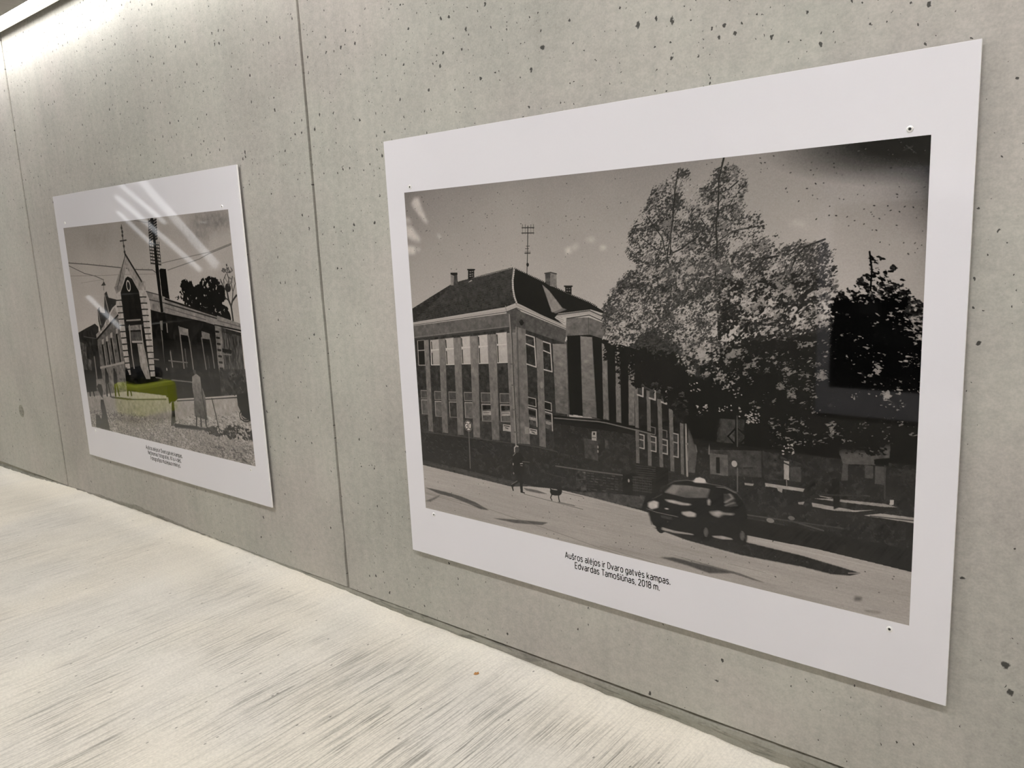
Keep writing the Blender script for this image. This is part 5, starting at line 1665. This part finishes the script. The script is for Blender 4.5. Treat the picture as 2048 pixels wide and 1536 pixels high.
make_board('exhibition_board', BIG, BIG_IN, CANVAS_BIG,
           'large white board with photo of a corner building, leafy tree and passing dark car',
           [(820, 374), (1820, 258), (1779, 1258), (868, 1029)],
           ['Aušros alėjos ir Dvaro gatvės kampas.', 'Edvardas Tamošiūnas, 2018 m.'],
           [(1130.8, 1114.7, 1340.2, 1169.8, 0.0175), (1150.6, 1136.0, 1318.6, 1181.6, 0.0175)])
make_board('exhibition_board', SMALL, SMALL_IN, CANVAS_SMALL,
           'white board with old photo of a gabled brick corner house and a telegraph pole',
           [(130, 446), (444, 413), (502, 940), (191, 861)],
           ['Aušros alėjos ir Dvaro gatvės kampas.', 'Nežinomas fotografas, XX a. 4 deš.', 'Fotografijos muziejaus rinkinys.'],
           [(292.7, 898.0, 365.0, 915.5, 0.0175), (297.0, 908.5, 362.6, 925.0, 0.0175), (302.0, 919.0, 361.4, 935.5, 0.0175)])
# a board of the same make on the facing wall, seen mirrored in the big board
FR = (-1.415, 0.17, 0.272, 1.545)
FI = (-1.350, 0.10, 0.420, 1.385)
fr_board = make_board('exhibition_board', FR, FI, CANVAS_FACING,
                      'white board with a dark night photo hanging on the facing wall of the passage',
                      [(-1.33, 1.40), (0.08, 1.40), (0.08, 0.40), (-1.33, 0.40)], y=Y_OPP + 0.018, flip=-1, back=Y_OPP)

# ------------------------------------------------------------------ what stands behind the camera and shows only mirrored in the boards
def mirrored(px, py, y):
    """the point of the plane Y = y whose mirror image in the boards appears at this reading"""
    d = photo_ray(px, py)
    t = (2 * BOARD_Y - y - EYE.y) / d.y
    p = EYE + d * t
    return Vector((p.x, y, p.z))


M_STAIR = glow('stair light tube', (0.95, 0.97, 1.0), 0.5)
Y_ST = Y_OPP - 0.5
for a, b_, r in (((283, 362), (432, 530), 0.045), ((239, 368), (330, 446), 0.025), ((235, 395), (400, 540), 0.03), ((237, 425), (305, 490), 0.025), ((177, 594), (240, 655), 0.03)):
    A, B = mirrored(*a, Y_ST), mirrored(*b_, Y_ST)
    c0 = (A + B) / 2
    e = empty('stair_light', c0)
    tube_obj('light_tube', [A - c0, B - c0], r, M_STAIR, e)
    for P in (A, B):
        tube_obj('bracket', [P - c0, P - c0 + Vector((0, -1.45, 0))], 0.012, M_STEEL, e)
    tag(e, 'slanting light tube on brackets along the stairs opening off the passage', 'stair light', 'light tubes along the stairs')
A, B = mirrored(210, 373, Y_ST), mirrored(216, 414, Y_ST)
post = empty('stair_post', Vector((A.x, Y_ST, floor_h(A.x))))
tube_obj('post', [(0, 0, 0), (0, 0, CEIL_Z - floor_h(A.x))], 0.022, M_STEEL, post)
for q in ((129, 390), (167, 429), (176, 461)):
    P = mirrored(*q, Y_ST)
    tube_obj('rail', [(P.x - A.x, 0, P.z - floor_h(A.x)), (0.03, 0, P.z - floor_h(A.x))], 0.016, M_STEEL, post)
tag(post, 'steel post with horizontal rails standing beside the stairs', 'railing')

# lime green low seat, mirrored in the lower part of the old photo
M_LIME = plain('lime green fabric', (0.86, 0.95, 0.08), 0.7)
M_BLACK = plain('black cushion fabric', (0.02, 0.02, 0.022), 0.8)
sx = -6.3
d = photo_ray(297, 832)
t = (sx - EYE.x) / d.x
sy = 2 * BOARD_Y - (EYE.y + d.y * t)
zf = floor_h(sx)
seat = empty('low_seat', (sx, sy, zf))
bm = bmesh.new()
add_box(bm, -0.20, 0.20, -0.17, 0.17, 0.05, 0.30, 0.03)
bm_obj('seat_pad', bm, M_LIME, seat)
bm = bmesh.new()
add_box(bm, -0.13, 0.13, -0.12, 0.12, 0.30, 0.42, 0.05)
bm_obj('cushion', bm, M_BLACK, seat)
for ax in (-0.17, 0.17):
    for ay in (-0.14, 0.14):
        tube_obj('leg', [(ax, ay, 0.0), (ax, ay, 0.06)], 0.014, M_STEEL, seat)
tag(seat, 'lime green low seat with black cushion standing on the passage floor', 'seat')

# scrap of a dry leaf on the floor in front of the big board
M_LEAF = plain('dry leaf', (0.42, 0.20, 0.06), 0.8)
d = photo_ray(953, 1352)
t = (floor_h(-1.3) - EYE.z) / d.z
lx, ly = EYE.x + d.x * t, EYE.y + d.y * t
lz = floor_h(lx)
bm = bmesh.new()
pts = [(-.008, -.002, .001), (-.004, .004, .004), (.001, .003, .003), (.006, .005, .005), (.008, .000, .002), (.003, -.004, .0015), (-.003, -.005, .001)]
up = [bm.verts.new(p) for p in pts]
dn = [bm.verts.new((x, y, max(0.0, z - .0012))) for x, y, z in pts]
c_up, c_dn = bm.verts.new((0, 0, .0022)), bm.verts.new((0, 0, .0008))
for k in range(7):
    k2 = (k + 1) % 7
    bm.faces.new((c_up, up[k2], up[k]))
    bm.faces.new((c_dn, dn[k], dn[k2]))
    bm.faces.new((up[k], up[k2], dn[k2], dn[k]))
leaf = bm_obj('leaf_scrap', bm, M_LEAF)
leaf.location = (lx, ly, lz + 0.0004)
leaf.rotation_euler.z = 0.6
tag(leaf, 'tiny rust brown scrap of dry leaf lying on the pale floor near the wall', 'leaf')
